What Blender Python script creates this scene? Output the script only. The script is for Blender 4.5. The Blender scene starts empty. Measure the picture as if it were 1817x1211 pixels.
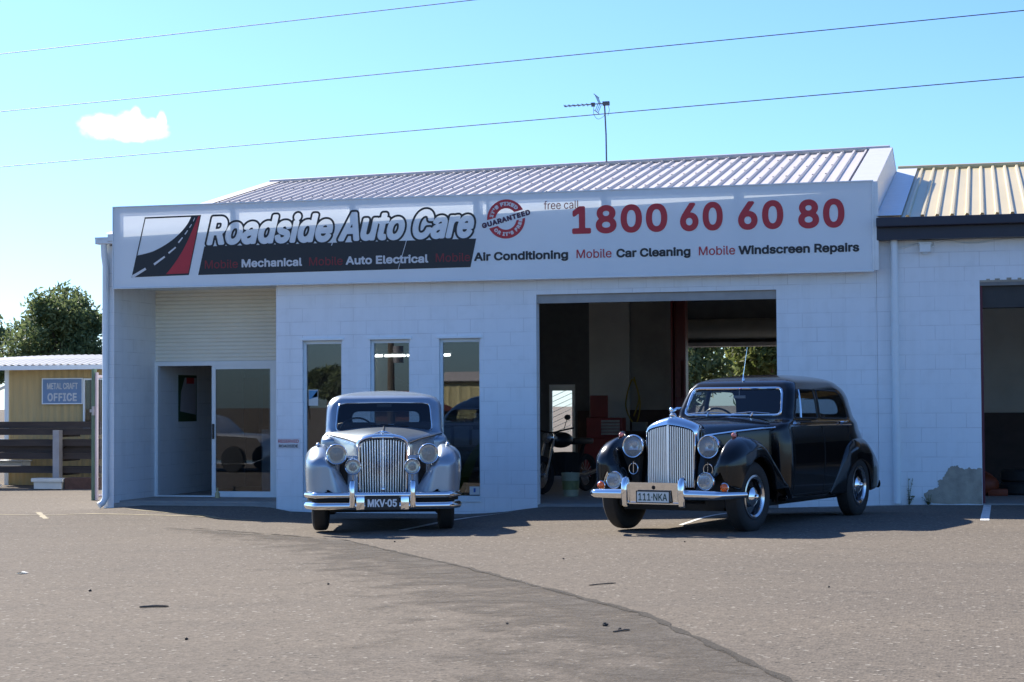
import bpy, bmesh, math, random
import numpy as np
from mathutils import Vector, Matrix
R = math.radians
random.seed(5)
rng = np.random.default_rng(7)
SC = bpy.context.scene
COL = SC.collection

# ---------------------------------------------------------------- camera, sky, sun, exposure
cam = bpy.data.cameras.new("camera")
cam.sensor_width = 36.0
cam.lens = 64.84
cam.clip_start = 0.1
cam.clip_end = 3000
camo = bpy.data.objects.new("camera", cam)
COL.objects.link(camo)
YAW, PITCH, ROLL = 0.2493, 0.0340, -0.0060
fw = Vector((-math.sin(YAW) * math.cos(PITCH), math.cos(YAW) * math.cos(PITCH), math.sin(PITCH)))
rt = Vector((math.cos(YAW), math.sin(YAW), 0))
up = rt.cross(fw)
r2 = rt * math.cos(ROLL) + up * math.sin(ROLL)
u2 = -rt * math.sin(ROLL) + up * math.cos(ROLL)
M = Matrix(((r2.x, u2.x, -fw.x, 12.412), (r2.y, u2.y, -fw.y, -25.8747), (r2.z, u2.z, -fw.z, 1.4522), (0, 0, 0, 1)))
camo.matrix_world = M
SC.camera = camo

SUN = Vector((-1.02, 0.86, 1.0)).normalized()          # towards the sun: behind the workshop, to the left
SUN_EL = math.asin(SUN.z)
SUN_ROT = math.atan2(SUN.x, SUN.y)
sun = bpy.data.lights.new("sun", 'SUN')
sun.energy = 4.8
sun.angle = R(0.53)
sun.color = (1.0, 0.93, 0.82)
suno = bpy.data.objects.new("sun", sun)
suno.rotation_euler = SUN.to_track_quat('Z', 'Y').to_euler()
suno.location = (-30, 40, 40)
COL.objects.link(suno)

SC.view_settings.view_transform = 'Standard'
SC.view_settings.look = 'None'
SC.view_settings.exposure = 1.15
SC.view_settings.gamma = 1.0

def make_world():
    w = bpy.data.worlds.new("World")
    SC.world = w
    w.use_nodes = True
    nt = w.node_tree
    N, L = nt.nodes, nt.links
    bg = N['Background']
    sky = N.new('ShaderNodeTexSky')
    sky.sky_type = 'NISHITA'
    sky.sun_disc = False
    sky.sun_elevation = SUN_EL
    sky.sun_rotation = SUN_ROT
    sky.air_density = 1.0
    sky.dust_density = 0.5
    sky.ozone_density = 3.5
    bg.inputs['Strength'].default_value = 0.086
    # one small bright cumulus low over the left of the roof: soft lobes by sky direction, broken by noise
    tc = N.new('ShaderNodeTexCoord')
    c = Vector(CLOUD_DIR).normalized()
    ex = Vector((0, 0, 1)).cross(c).normalized() * -1
    ey = ex.cross(c) * 1
    if ey.z < 0:
        ey = -ey
    def math_(op, a, b=None):
        n = N.new('ShaderNodeMath'); n.operation = op
        for i, v in enumerate((a, b)):
            if v is None: continue
            if isinstance(v, (int, float)): n.inputs[i].default_value = v
            else: L.new(v, n.inputs[i])
        return n.outputs[0]
    def dot(v):
        n = N.new('ShaderNodeVectorMath'); n.operation = 'DOT_PRODUCT'
        L.new(tc.outputs['Generated'], n.inputs[0]); n.inputs[1].default_value = v
        return n.outputs['Value']
    dc = dot(c)
    A = math_('DIVIDE', dot(ex), dc)
    B = math_('DIVIDE', dot(ey), dc)
    best = None
    for (ax, by, rx, ry) in CLOUD_LOBES:
        dx = math_('POWER', math_('ABSOLUTE', math_('DIVIDE', math_('SUBTRACT', A, ax), rx)), 2.0)
        dy = math_('POWER', math_('ABSOLUTE', math_('DIVIDE', math_('SUBTRACT', B, by), ry)), 2.0)
        f = math_('SUBTRACT', 1.0, math_('ADD', dx, dy))
        best = f if best is None else math_('MAXIMUM', best, f)
    nz = N.new('ShaderNodeTexNoise')
    nz.inputs['Scale'].default_value = 190.0
    nz.inputs['Detail'].default_value = 6.0
    L.new(tc.outputs['Generated'], nz.inputs['Vector'])
    f = math_('ADD', best, math_('MULTIPLY', math_('SUBTRACT', nz.outputs['Fac'], 0.5), 1.5))
    front = math_('GREATER_THAN', dc, 0.5)
    mr = N.new('ShaderNodeMapRange')
    mr.interpolation_type = 'SMOOTHSTEP'
    mr.inputs['From Min'].default_value = -0.55
    mr.inputs['From Max'].default_value = 0.85
    L.new(f, mr.inputs['Value'])
    fac = math_('MULTIPLY', mr.outputs['Result'], front)
    mix = N.new('ShaderNodeMix'); mix.data_type = 'RGBA'
    L.new(fac, mix.inputs['Factor'])
    tint = N.new('ShaderNodeMix'); tint.data_type = 'RGBA'; tint.blend_type = 'MULTIPLY'; tint.inputs['Factor'].default_value = 1
    L.new(sky.outputs['Color'], tint.inputs['A']); tint.inputs['B'].default_value = (0.58, 0.805, 1.14, 1)
    L.new(tint.outputs['Result'], mix.inputs['A'])
    mix.inputs['B'].default_value = (9.0, 9.0, 9.0, 1)
    L.new(mix.outputs['Result'], bg.inputs['Color'])
# lobes: centre right, centre up, half width, half height, in tangents about the cloud's direction
CLOUD_DIR = (-0.436, 0.888, 0.147)
CLOUD_LOBES = ((-0.0113, 0.0, 0.0118, 0.0062), (0.003, 0.001, 0.0088, 0.0074), (0.0055, 0.0045, 0.0034, 0.0060),
               (0.0140, -0.001, 0.0085, 0.0055), (0.0190, 0.0035, 0.0026, 0.0050), (0.004, -0.0035, 0.011, 0.0042))
make_world()

# ---------------------------------------------------------------- helpers
def mat(name, col, rough=0.6, metal=0.0, spec=0.5, coat=0.0, var=0.0, vscale=6.0, bump=0.0, bscale=60.0, trans=0.0, ior=1.5,
        emit=None, estr=0.0, dirt=None, dirt_amt=0.0, dirt_scale=1.5, stretch=(1, 1, 1)):
    m = bpy.data.materials.new(name)
    m.use_nodes = True
    nt = m.node_tree; N, L = nt.nodes, nt.links
    b = N['Principled BSDF']
    b.inputs['Base Color'].default_value = (*col, 1)
    b.inputs['Roughness'].default_value = rough
    b.inputs['Metallic'].default_value = metal
    b.inputs['Specular IOR Level'].default_value = spec
    b.inputs['IOR'].default_value = ior
    b.inputs['Coat Weight'].default_value = coat
    b.inputs['Coat Roughness'].default_value = 0.03
    b.inputs['Transmission Weight'].default_value = trans
    if emit:
        b.inputs['Emission Color'].default_value = (*emit, 1)
        b.inputs['Emission Strength'].default_value = estr
    if var or bump or dirt:
        tc = N.new('ShaderNodeTexCoord')
        mp = N.new('ShaderNodeMapping'); mp.inputs['Scale'].default_value = stretch
        L.new(tc.outputs['Object'], mp.inputs['Vector'])
    last = None
    if var:
        n = N.new('ShaderNodeTexNoise'); n.inputs['Scale'].default_value = vscale; n.inputs['Detail'].default_value = 6
        L.new(mp.outputs['Vector'], n.inputs['Vector'])
        r = N.new('ShaderNodeMapRange'); r.inputs['From Min'].default_value = 0.25; r.inputs['From Max'].default_value = 0.75
        r.inputs['To Min'].default_value = 1 - var; r.inputs['To Max'].default_value = 1 + var
        L.new(n.outputs['Fac'], r.inputs['Value'])
        mx = N.new('ShaderNodeMix'); mx.data_type = 'RGBA'; mx.blend_type = 'MULTIPLY'; mx.inputs['Factor'].default_value = 1
        mx.inputs['A'].default_value = (*col, 1)
        L.new(r.outputs['Result'], mx.inputs['B'])
        last = mx.outputs['Result']
    if dirt:
        n = N.new('ShaderNodeTexNoise'); n.inputs['Scale'].default_value = dirt_scale; n.inputs['Detail'].default_value = 8
        n.inputs['Roughness'].default_value = 0.65
        L.new(mp.outputs['Vector'], n.inputs['Vector'])
        r = N.new('ShaderNodeMapRange'); r.inputs['From Min'].default_value = 0.48; r.inputs['From Max'].default_value = 0.75
        r.inputs['To Max'].default_value = dirt_amt
        L.new(n.outputs['Fac'], r.inputs['Value'])
        mx = N.new('ShaderNodeMix'); mx.data_type = 'RGBA'
        L.new(r.outputs['Result'], mx.inputs['Factor'])
        if last: L.new(last, mx.inputs['A'])
        else: mx.inputs['A'].default_value = (*col, 1)
        mx.inputs['B'].default_value = (*dirt, 1)
        last = mx.outputs['Result']
    if last: L.new(last, b.inputs['Base Color'])
    if bump:
        n = N.new('ShaderNodeTexNoise'); n.inputs['Scale'].default_value = bscale; n.inputs['Detail'].default_value = 5
        L.new(mp.outputs['Vector'], n.inputs['Vector'])
        bp = N.new('ShaderNodeBump'); bp.inputs['Strength'].default_value = bump; bp.inputs['Distance'].default_value = 0.02
        L.new(n.outputs['Fac'], bp.inputs['Height'])
        L.new(bp.outputs['Normal'], b.inputs['Normal'])
    return m

class MB:
    """collects shapes, builds ONE mesh object"""
    def __init__(s): s.v, s.f = [], []
    def add(s, vs, fs):
        o = len(s.v); s.v += [tuple(map(float, p)) for p in vs]; s.f += [tuple(i + o for i in f) for f in fs]; return s
    def box(s, a, b, bev=0.0):
        (x0, y0, z0), (x1, y1, z1) = a, b
        if x0 > x1: x0, x1 = x1, x0
        if y0 > y1: y0, y1 = y1, y0
        if z0 > z1: z0, z1 = z1, z0
        if bev <= 0:
            vs = [(x0,y0,z0),(x1,y0,z0),(x1,y1,z0),(x0,y1,z0),(x0,y0,z1),(x1,y0,z1),(x1,y1,z1),(x0,y1,z1)]
            return s.add(vs, [(0,3,2,1),(4,5,6,7),(0,1,5,4),(1,2,6,5),(2,3,7,6),(3,0,4,7)])
        bm = bmesh.new()
        bmesh.ops.create_cube(bm, size=1.0)
        for v in bm.verts:
            v.co = ((x0+x1)/2 + v.co.x*(x1-x0), (y0+y1)/2 + v.co.y*(y1-y0), (z0+z1)/2 + v.co.z*(z1-z0))
        bmesh.ops.bevel(bm, geom=list(bm.edges), offset=bev, segments=2, affect='EDGES', profile=0.6)
        return s.bm(bm)
    def bm(s, bm):
        bm.verts.index_update()
        s.add([v.co[:] for v in bm.verts], [[v.index for v in f.verts] for f in bm.faces]); bm.free(); return s
    def grid(s, rows, close_u=False, close_v=False, flip=False):
        nr, nc = len(rows), len(rows[0])
        vs = [p for r in rows for p in r]; fs = []
        for i in range(nr if close_v else nr - 1):
            for j in range(nc if close_u else nc - 1):
                a, b = i*nc+j, i*nc+(j+1) % nc
                c, d = ((i+1) % nr)*nc+(j+1) % nc, ((i+1) % nr)*nc+j
                fs.append((a, d, c, b) if flip else (a, b, c, d))
        return s.add(vs, fs)
    def tube(s, pts, r, n=8, closed=False, cap=True):
        P = [Vector(p) for p in pts]; k = len(P)
        rr = r if hasattr(r, '__len__') else [r]*k
        rows = []; nrm = None
        for i in range(k):
            t = (P[(i+1) % k] - P[i-1]) if closed else (P[min(i+1, k-1)] - P[max(i-1, 0)])
            if t.length < 1e-9: t = Vector((0, 0, 1))
            t.normalize()
            if nrm is None:
                nrm = t.orthogonal().normalized()
            else:
                nrm = (nrm - t*nrm.dot(t))
                if nrm.length < 1e-6: nrm = t.orthogonal()
                nrm.normalize()
            bn = t.cross(nrm)
            rows.append([P[i] + (nrm*math.cos(2*math.pi*j/n) + bn*math.sin(2*math.pi*j/n))*rr[i] for j in range(n)])
        s.grid(rows, close_u=True, close_v=closed)
        if cap and not closed:
            o = len(s.v) - k*n
            s.f.append(tuple(o+j for j in reversed(range(n)))); s.f.append(tuple(o+(k-1)*n+j for j in range(n)))
        return s
    def lathe(s, prof, n=32, axis='y', at=(0, 0, 0), arc=None):
        """profile of (radius, along-axis)"""
        rows = []
        for j in range(n):
            a = 2*math.pi*j/n
            row = []
            for (r, h) in prof:
                c_, s_ = r*math.cos(a), r*math.sin(a)
                p = (c_, h, s_) if axis == 'y' else ((h, c_, s_) if axis == 'x' else (c_, s_, h))
                row.append((p[0]+at[0], p[1]+at[1], p[2]+at[2]))
            rows.append(row)
        return s.grid(rows, close_v=True)
    def ball(s, c, r, n=12):
        rx, ry, rz = r if hasattr(r, '__len__') else (r, r, r)
        prof = [(math.sin(math.pi*i/n), -math.cos(math.pi*i/n)) for i in range(n+1)]
        rows = []
        for j in range(2*n):
            a = math.pi*j/n
            rows.append([(c[0]+rx*p*math.cos(a), c[1]+ry*p*math.sin(a), c[2]+rz*h) for p, h in prof])
        return s.grid(rows, close_v=True)
    def prism(s, poly, y0, y1, plane='xz'):
        """polygon extruded along the missing axis"""
        def P(a, b, d):
            return (a, d, b) if plane == 'xz' else ((d, a, b) if plane == 'yz' else (a, b, d))
        n = len(poly)
        vs = [P(a, b, y0) for a, b in poly] + [P(a, b, y1) for a, b in poly]
        fs = [tuple(range(n)), tuple(reversed(range(n, 2*n)))] + [(i, i+n, (i+1) % n + n, (i+1) % n) for i in range(n)]
        return s.add(vs, fs)
    def build(s, name, m, parent=None, smooth=False, angle=35, weld=False):
        me = bpy.data.meshes.new(name)
        me.from_pydata(s.v, [], s.f)
        bm = bmesh.new(); bm.from_mesh(me)
        if weld: bmesh.ops.remove_doubles(bm, verts=bm.verts, dist=1e-4)
        bmesh.ops.recalc_face_normals(bm, faces=bm.faces)
        bm.to_mesh(me); bm.free()
        return link(name, me, m, parent, smooth, angle)

def link(name, me, m, parent=None, smooth=False, angle=35):
    if m: me.materials.append(m)
    if smooth and len(me.polygons):
        me.polygons.foreach_set('use_smooth', [True]*len(me.polygons))
        me.set_sharp_from_angle(angle=R(angle))
    o = bpy.data.objects.new(name, me)
    COL.objects.link(o)
    if parent: o.parent = parent
    return o

def tag(o, label=None, cat=None, group=None, kind=None):
    if label: o['label'] = label
    if cat: o['category'] = cat
    if group: o['group'] = group
    if kind: o['kind'] = kind
    return o

def thing(name, label, cat, loc=(0, 0, 0), rz=0.0, group=None, scale=1.0):
    o = bpy.data.objects.new(name, None)
    COL.objects.link(o)
    o.location = loc; o.rotation_euler = (0, 0, rz); o.scale = (scale,)*3
    o.empty_display_size = 0.2
    return tag(o, label, cat, group)

def copy_tree(o, parent=None):
    c = o.copy(); COL.objects.link(c)
    if parent: c.parent = parent
    for ch in list(o.children): copy_tree(ch, c)
    return c

FONT = None
try:      # Blender's own bundled grotesque, else its built-in font
    FONT = bpy.data.fonts.load(bpy.utils.system_resource('DATAFILES', path='fonts')+'/Inter.woff2')
except Exception:
    FONT = None
def text_outlines(txt, spacing=1.0):
    """closed outlines of a line of writing, in ems"""
    cu = bpy.data.curves.new("lettering", 'FONT')
    cu.body = txt; cu.size = 1.0; cu.space_character = spacing
    if FONT: cu.font = FONT
    o = bpy.data.objects.new("lettering", cu); COL.objects.link(o)
    bpy.context.view_layer.update()
    dg = bpy.context.evaluated_depsgraph_get()
    c = o.evaluated_get(dg).to_curve(dg)
    out = []
    for s in c.splines:
        bp = s.bezier_points; n = len(bp); pts = []
        for q in range(n):
            A, B = bp[q], bp[(q+1) % n]
            p0, p1, p2, p3 = (np.array(v[:2]) for v in (A.co, A.handle_right, B.handle_left, B.co))
            m_ = 1 if (np.linalg.norm(p1-p0-(p3-p0)*np.dot(p1-p0, p3-p0)/max(np.dot(p3-p0, p3-p0), 1e-12)) < 1e-4 and np.linalg.norm(p2-p0-(p3-p0)*np.dot(p2-p0, p3-p0)/max(np.dot(p3-p0, p3-p0), 1e-12)) < 1e-4) else 6
            for t in np.arange(m_)/m_: pts.append((1-t)**3*p0+3*t*(1-t)**2*p1+3*t*t*(1-t)*p2+t**3*p3)
        if len(pts) > 2: out.append(np.array(pts))
    o.evaluated_get(dg).to_curve_clear(); bpy.data.objects.remove(o); bpy.data.curves.remove(cu)
    return out

def sdf_grid(loops, lo, hi, h):
    """signed distance (negative inside, non-zero winding) of closed outlines on a grid"""
    xs = np.arange(lo[0], hi[0]+h, h)+1.3e-6; zs = np.arange(lo[1], hi[1]+h, h)+1.7e-6
    X, Z = np.meshgrid(xs, zs); W_ = np.zeros(X.shape, int)
    D = np.full(X.shape, 1e9); R_ = 14*h+.06
    for lp in loops:
        for a, b in zip(lp, np.roll(lp, -1, axis=0)):
            z0, z1, sg = (a[1], b[1], 1) if a[1] < b[1] else (b[1], a[1], -1)
            k0, k1 = np.searchsorted(zs, z0), np.searchsorted(zs, z1)
            if k1 > k0:
                xc = a[0]+(b[0]-a[0])*(zs[k0:k1]-a[1])/(b[1]-a[1])
                W_[k0:k1] += sg*(xs[None, :] < xc[:, None])
            i0, i1 = np.searchsorted(xs, min(a[0], b[0])-R_), np.searchsorted(xs, max(a[0], b[0])+R_)
            k0, k1 = np.searchsorted(zs, z0-R_), np.searchsorted(zs, z1+R_)
            x, z = X[k0:k1, i0:i1], Z[k0:k1, i0:i1]; d = b-a; L2 = max(d@d, 1e-14)
            t = np.clip(((x-a[0])*d[0]+(z-a[1])*d[1])/L2, 0, 1)
            D[k0:k1, i0:i1] = np.minimum(D[k0:k1, i0:i1], (x-a[0]-t*d[0])**2+(z-a[1]-t*d[1])**2)
    D = np.sqrt(D)
    return xs, zs, np.where(W_ != 0, -D, D)

def field_mesh(xs, zs, f, y):
    """faces where f < 0, cut along the zero line; full cells run together in rows"""
    V, F, vid = [], [], {}
    def v(key, x, z):
        if key not in vid: vid[key] = len(V); V.append((x, y, z))
        return vid[key]
    nz, nx = f.shape; neg = f < 0
    full = neg[:-1, :-1] & neg[1:, :-1] & neg[:-1, 1:] & neg[1:, 1:]
    anyc = neg[:-1, :-1] | neg[1:, :-1] | neg[:-1, 1:] | neg[1:, 1:]
    for k in range(nz-1):
        i = 0; row = np.where(anyc[k])[0]
        if not len(row): continue
        done = -1
        for i in row:
            if i <= done: continue
            if full[k, i]:
                e = i
                while e+1 < nx-1 and full[k, e+1]: e += 1
                done = e
                F.append((v((k, i), xs[i], zs[k]), v((k, e+1), xs[e+1], zs[k]), v((k+1, e+1), xs[e+1], zs[k+1]), v((k+1, i), xs[i], zs[k+1])))
                continue
            cs = [(k, i), (k, i+1), (k+1, i+1), (k+1, i)]; poly = []
            for q in range(4):
                A, B = cs[q], cs[(q+1) % 4]; fa, fb = f[A], f[B]
                if fa < 0: poly.append(v(A, xs[A[1]], zs[A[0]]))
                if (fa < 0) != (fb < 0):
                    t = fa/(fa-fb); key = ('e',)+tuple(sorted((A, B)))
                    poly.append(v(key, xs[A[1]]+(xs[B[1]]-xs[A[1]])*t, zs[A[0]]+(zs[B[0]]-zs[A[0]])*t))
            if len(poly) > 2: F.append(tuple(poly))
    return V, F

_H = []
def cap_height():
    if not _H:
        _H.append(max(float(lp[:, 1].max()) for lp in text_outlines('H')))
    return _H[0]

def lettering(name, txt, x0, x1, z0, cap, y, m, parent=None, bold=0.0, shear=0.0, spacing=1.0, outline=None, h=None):
    """writing on a plane facing -y: spans x0..x1, baseline z0, capital height cap; bold: stroke growth as a share of the capital height.
    With outline, only a band of that width round the letters is made"""
    loops = text_outlines(txt, spacing); allp = np.vstack(loops)
    g = bold*cap; H = cap_height(); xm, w = allp[:, 0].min(), np.ptp(allp[:, 0]); tot = abs(shear)*cap
    def place(q):
        z = q[:, 1]/H*(cap-2*g)+g
        return np.stack([x0+(q[:, 0]-xm)/w*((x1-x0)-tot-2*g)+g+shear*z, z0+z], 1)
    loops = [place(q) for q in loops]; P = np.vstack(loops)
    h = h or max(.003, cap/34)
    pad = max(g, 0)+(outline or 0)+2*h
    lo, hi = P.min(0)-pad, P.max(0)+pad
    xs, zs, f = sdf_grid(loops, lo, hi, h)
    f = f-g
    if outline: f = np.maximum(-f, f-outline)
    f = np.where(np.abs(f) < 1e-7, 1e-7, f)
    V, F = field_mesh(xs, zs, f, y)
    nm = bpy.data.meshes.new(name); nm.from_pydata(V, [], F)
    return link(name, nm, m, parent)

def pchip(xs, ys, x):
    """smooth shape-preserving interpolation; ys may be 2-D"""
    xs = np.asarray(xs, float); ys = np.asarray(ys, float)
    if ys.ndim == 1: ys = ys[:, None]
    h = np.diff(xs); d = np.diff(ys, axis=0)/h[:, None]
    m_ = np.zeros_like(ys)
    m_[0], m_[-1] = d[0], d[-1]
    for i in range(1, len(xs)-1):
        s = d[i-1]*d[i]
        w1, w2 = 2*h[i]+h[i-1], h[i]+2*h[i-1]
        with np.errstate(divide='ignore', invalid='ignore'):
            v = (w1+w2)/(w1/d[i-1]+w2/d[i])
        m_[i] = np.where(s > 0, v, 0)
    x = np.atleast_1d(np.clip(x, xs[0], xs[-1]))
    k = np.clip(np.searchsorted(xs, x, side='right')-1, 0, len(xs)-2)
    t = ((x-xs[k])/h[k])[:, None]; hh = h[k][:, None]
    return (2*t**3-3*t**2+1)*ys[k] + (t**3-2*t**2+t)*hh*m_[k] + (-2*t**3+3*t**2)*ys[k+1] + (t**3-t**2)*hh*m_[k+1]

def spline(P, n, closed=False):
    """Catmull-Rom through P, n samples"""
    P = np.asarray(P, float)
    if closed: Q = np.vstack([P[-1], P, P[0], P[1]])
    else: Q = np.vstack([2*P[0]-P[1], P, 2*P[-1]-P[-2]])
    k = len(Q)-3
    d = np.linalg.norm(np.diff(Q[1:-1], axis=0), axis=1); c = np.concatenate([[0], np.cumsum(d)]); c = c/c[-1]
    u = np.linspace(0, 1, n, endpoint=not closed)
    i = np.clip(np.searchsorted(c, u, side='right')-1, 0, k-1)
    t = ((u-c[i])/np.maximum(c[i+1]-c[i], 1e-9))[:, None]
    a, b, e, f = Q[i], Q[i+1], Q[i+2], Q[i+3]
    return 0.5*((2*b)+(e-a)*t+(2*a-5*b+4*e-f)*t*t+(3*b-a-3*e+f)*t**3)

def rounded(poly, r, n=6):
    """2-D polygon with rounded corners (r: one radius or one per corner), densely sampled"""
    k = len(poly); rr = r if hasattr(r, '__len__') else [r]*k; out = []
    for i in range(k):
        p, a, b = np.array(poly[i], float), np.array(poly[i-1], float), np.array(poly[(i+1) % k], float)
        da, db = (a-p)/np.linalg.norm(a-p), (b-p)/np.linalg.norm(b-p)
        q0, q1 = p+da*rr[i], p+db*rr[i]
        for t in np.linspace(0, 1, n):
            out.append((1-t)**2*q0+2*t*(1-t)*p+t*t*q1)
    res = []
    for i in range(len(out)):
        a, b = out[i], out[(i+1) % len(out)]
        m_ = max(1, int(np.linalg.norm(b-a)/0.02))
        for j in range(m_): res.append(a+(b-a)*j/m_)
    return np.array(res)

def glass_mat(name, tint=(1, 1, 1), ior=1.5, rough=0.0, boost=1.0):
    m = bpy.data.materials.new(name); m.use_nodes = True
    nt = m.node_tree; N, L = nt.nodes, nt.links
    N.remove(N['Principled BSDF'])
    out = N['Material Output']
    tr = N.new('ShaderNodeBsdfTransparent'); tr.inputs['Color'].default_value = (*tint, 1)
    gl = N.new('ShaderNodeBsdfGlossy'); gl.inputs['Roughness'].default_value = rough
    fr = N.new('ShaderNodeFresnel'); fr.inputs['IOR'].default_value = ior
    geo = N.new('ShaderNodeNewGeometry')
    mul = N.new('ShaderNodeMath'); mul.operation = 'MULTIPLY'; mul.inputs[1].default_value = boost; mul.use_clamp = True
    # both sides reflect alike
    inv = N.new('ShaderNodeMath'); inv.operation = 'SUBTRACT'; inv.inputs[0].default_value = 1.0
    L.new(geo.outputs['Backfacing'], inv.inputs[1])
    lw = N.new('ShaderNodeLayerWeight'); lw.inputs['Blend'].default_value = 0.28
    L.new(fr.outputs['Fac'], mul.inputs[0])
    mixf = N.new('ShaderNodeMix'); mixf.data_type = 'FLOAT'
    L.new(geo.outputs['Backfacing'], mixf.inputs['Factor'])
    L.new(mul.outputs[0], mixf.inputs['A']); mixf.inputs['B'].default_value = 0.08
    ms = N.new('ShaderNodeMixShader')
    L.new(mixf.outputs['Result'], ms.inputs['Fac'])
    L.new(tr.outputs[0], ms.inputs[1]); L.new(gl.outputs[0], ms.inputs[2])
    L.new(ms.outputs[0], out.inputs['Surface'])
    return m

# ---------------------------------------------------------------- materials
def block_mat():
    m = mat("painted_blockwork", (0.80, 0.80, 0.78), 0.55, bump=0.0)
    nt = m.node_tree; N, L = nt.nodes, nt.links; b = N['Principled BSDF']
    tc = N.new('ShaderNodeTexCoord'); sx = N.new('ShaderNodeSeparateXYZ'); cx = N.new('ShaderNodeCombineXYZ')
    L.new(tc.outputs['Object'], sx.inputs[0])
    ad = N.new('ShaderNodeMath'); ad.operation = 'ADD'
    L.new(sx.outputs['X'], ad.inputs[0]); L.new(sx.outputs['Y'], ad.inputs[1])
    az = N.new('ShaderNodeMath'); az.operation = 'ADD'; az.inputs[1].default_value = 0.13-0.02
    L.new(sx.outputs['Z'], az.inputs[0])
    L.new(ad.outputs[0], cx.inputs['X']); L.new(az.outputs[0], cx.inputs['Y'])
    br = N.new('ShaderNodeTexBrick')
    br.inputs['Scale'].default_value = 1.0
    br.inputs['Brick Width'].default_value = 0.40; br.inputs['Row Height'].default_value = 0.20
    br.inputs['Mortar Size'].default_value = 0.005; br.inputs['Mortar Smooth'].default_value = 0.5
    br.inputs['Color1'].default_value = (1, 1, 1, 1); br.inputs['Color2'].default_value = (1, 1, 1, 1); br.inputs['Mortar'].default_value = (0, 0, 0, 1)
    L.new(cx.outputs[0], br.inputs['Vector'])
    nz = N.new('ShaderNodeTexNoise'); nz.inputs['Scale'].default_value = 1.3; nz.inputs['Detail'].default_value = 7
    L.new(tc.outputs['Object'], nz.inputs['Vector'])
    # joints are half filled by paint in places
    nz2 = N.new('ShaderNodeTexNoise'); nz2.inputs['Scale'].default_value = 2.2; nz2.inputs['Detail'].default_value = 3
    L.new(tc.outputs['Object'], nz2.inputs['Vector'])
    r2_ = N.new('ShaderNodeMapRange'); r2_.inputs['From Min'].default_value = 0.4; r2_.inputs['From Max'].default_value = 0.65
    r2_.inputs['To Min'].default_value = 0.05; r2_.inputs['To Max'].default_value = 0.45
    L.new(nz2.outputs['Fac'], r2_.inputs['Value'])
    iv = N.new('ShaderNodeMath'); iv.operation = 'MULTIPLY'
    L.new(br.outputs['Fac'], iv.inputs[0]); L.new(r2_.outputs['Result'], iv.inputs[1])
    mr = N.new('ShaderNodeMapRange'); mr.inputs['To Min'].default_value = 0.93; mr.inputs['To Max'].default_value = 1.03
    L.new(nz.outputs['Fac'], mr.inputs['Value'])
    m1 = N.new('ShaderNodeMix'); m1.data_type = 'RGBA'; m1.blend_type = 'MULTIPLY'; m1.inputs['Factor'].default_value = 1
    m1.inputs['A'].default_value = (0.86, 0.90, 0.92, 1); L.new(mr.outputs['Result'], m1.inputs['B'])
    m2 = N.new('ShaderNodeMix'); m2.data_type = 'RGBA'
    L.new(iv.outputs[0], m2.inputs['Factor']); L.new(m1.outputs['Result'], m2.inputs['A']); m2.inputs['B'].default_value = (0.34, 0.35, 0.36, 1)
    # splashed grime low on the wall
    gz = N.new('ShaderNodeTexNoise'); gz.inputs['Scale'].default_value = 5; gz.inputs['Detail'].default_value = 8
    L.new(tc.outputs['Object'], gz.inputs['Vector'])
    gr = N.new('ShaderNodeMapRange'); gr.inputs['From Min'].default_value = 0.52; gr.inputs['From Max'].default_value = 0.8; gr.inputs['To Max'].default_value = 0.35
    L.new(gz.outputs['Fac'], gr.inputs['Value'])
    m3 = N.new('ShaderNodeMix'); m3.data_type = 'RGBA'
    L.new(gr.outputs['Result'], m3.inputs['Factor']); L.new(m2.outputs['Result'], m3.inputs['A']); m3.inputs['B'].default_value = (0.66, 0.69, 0.69, 1)
    mp = N.new('ShaderNodeMapping'); mp.inputs['Scale'].default_value = (5.5, 5.5, 0.28); L.new(tc.outputs['Object'], mp.inputs['Vector'])
    sn = N.new('ShaderNodeTexNoise'); sn.inputs['Scale'].default_value = 1.0; sn.inputs['Detail'].default_value = 6; sn.inputs['Roughness'].default_value = 0.65
    L.new(mp.outputs['Vector'], sn.inputs['Vector'])
    sr = N.new('ShaderNodeMapRange'); sr.inputs['From Min'].default_value = 0.50; sr.inputs['From Max'].default_value = 0.78; sr.inputs['To Max'].default_value = 0.30
    L.new(sn.outputs['Fac'], sr.inputs['Value'])
    m4 = N.new('ShaderNodeMix'); m4.data_type = 'RGBA'; L.new(sr.outputs['Result'], m4.inputs['Factor']); L.new(m3.outputs['Result'], m4.inputs['A']); m4.inputs['B'].default_value = (0.62, 0.64, 0.63, 1)
    L.new(m4.outputs['Result'], b.inputs['Base Color'])
    nz3 = N.new('ShaderNodeTexNoise'); nz3.inputs['Scale'].default_value = 90; nz3.inputs['Detail'].default_value = 3
    L.new(tc.outputs['Object'], nz3.inputs['Vector'])
    hs = N.new('ShaderNodeMath'); hs.operation = 'MULTIPLY_ADD'; hs.inputs[1].default_value = 0.25
    L.new(nz3.outputs['Fac'], hs.inputs[0])
    ih = N.new('ShaderNodeMath'); ih.operation = 'SUBTRACT'; ih.inputs[0].default_value = 1.0; L.new(br.outputs['Fac'], ih.inputs[1])
    L.new(ih.outputs[0], hs.inputs[2])
    bp = N.new('ShaderNodeBump'); bp.inputs['Strength'].default_value = 0.35; bp.inputs['Distance'].default_value = 0.006
    L.new(hs.outputs[0], bp.inputs['Height']); L.new(bp.outputs['Normal'], b.inputs['Normal'])
    return m

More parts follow.
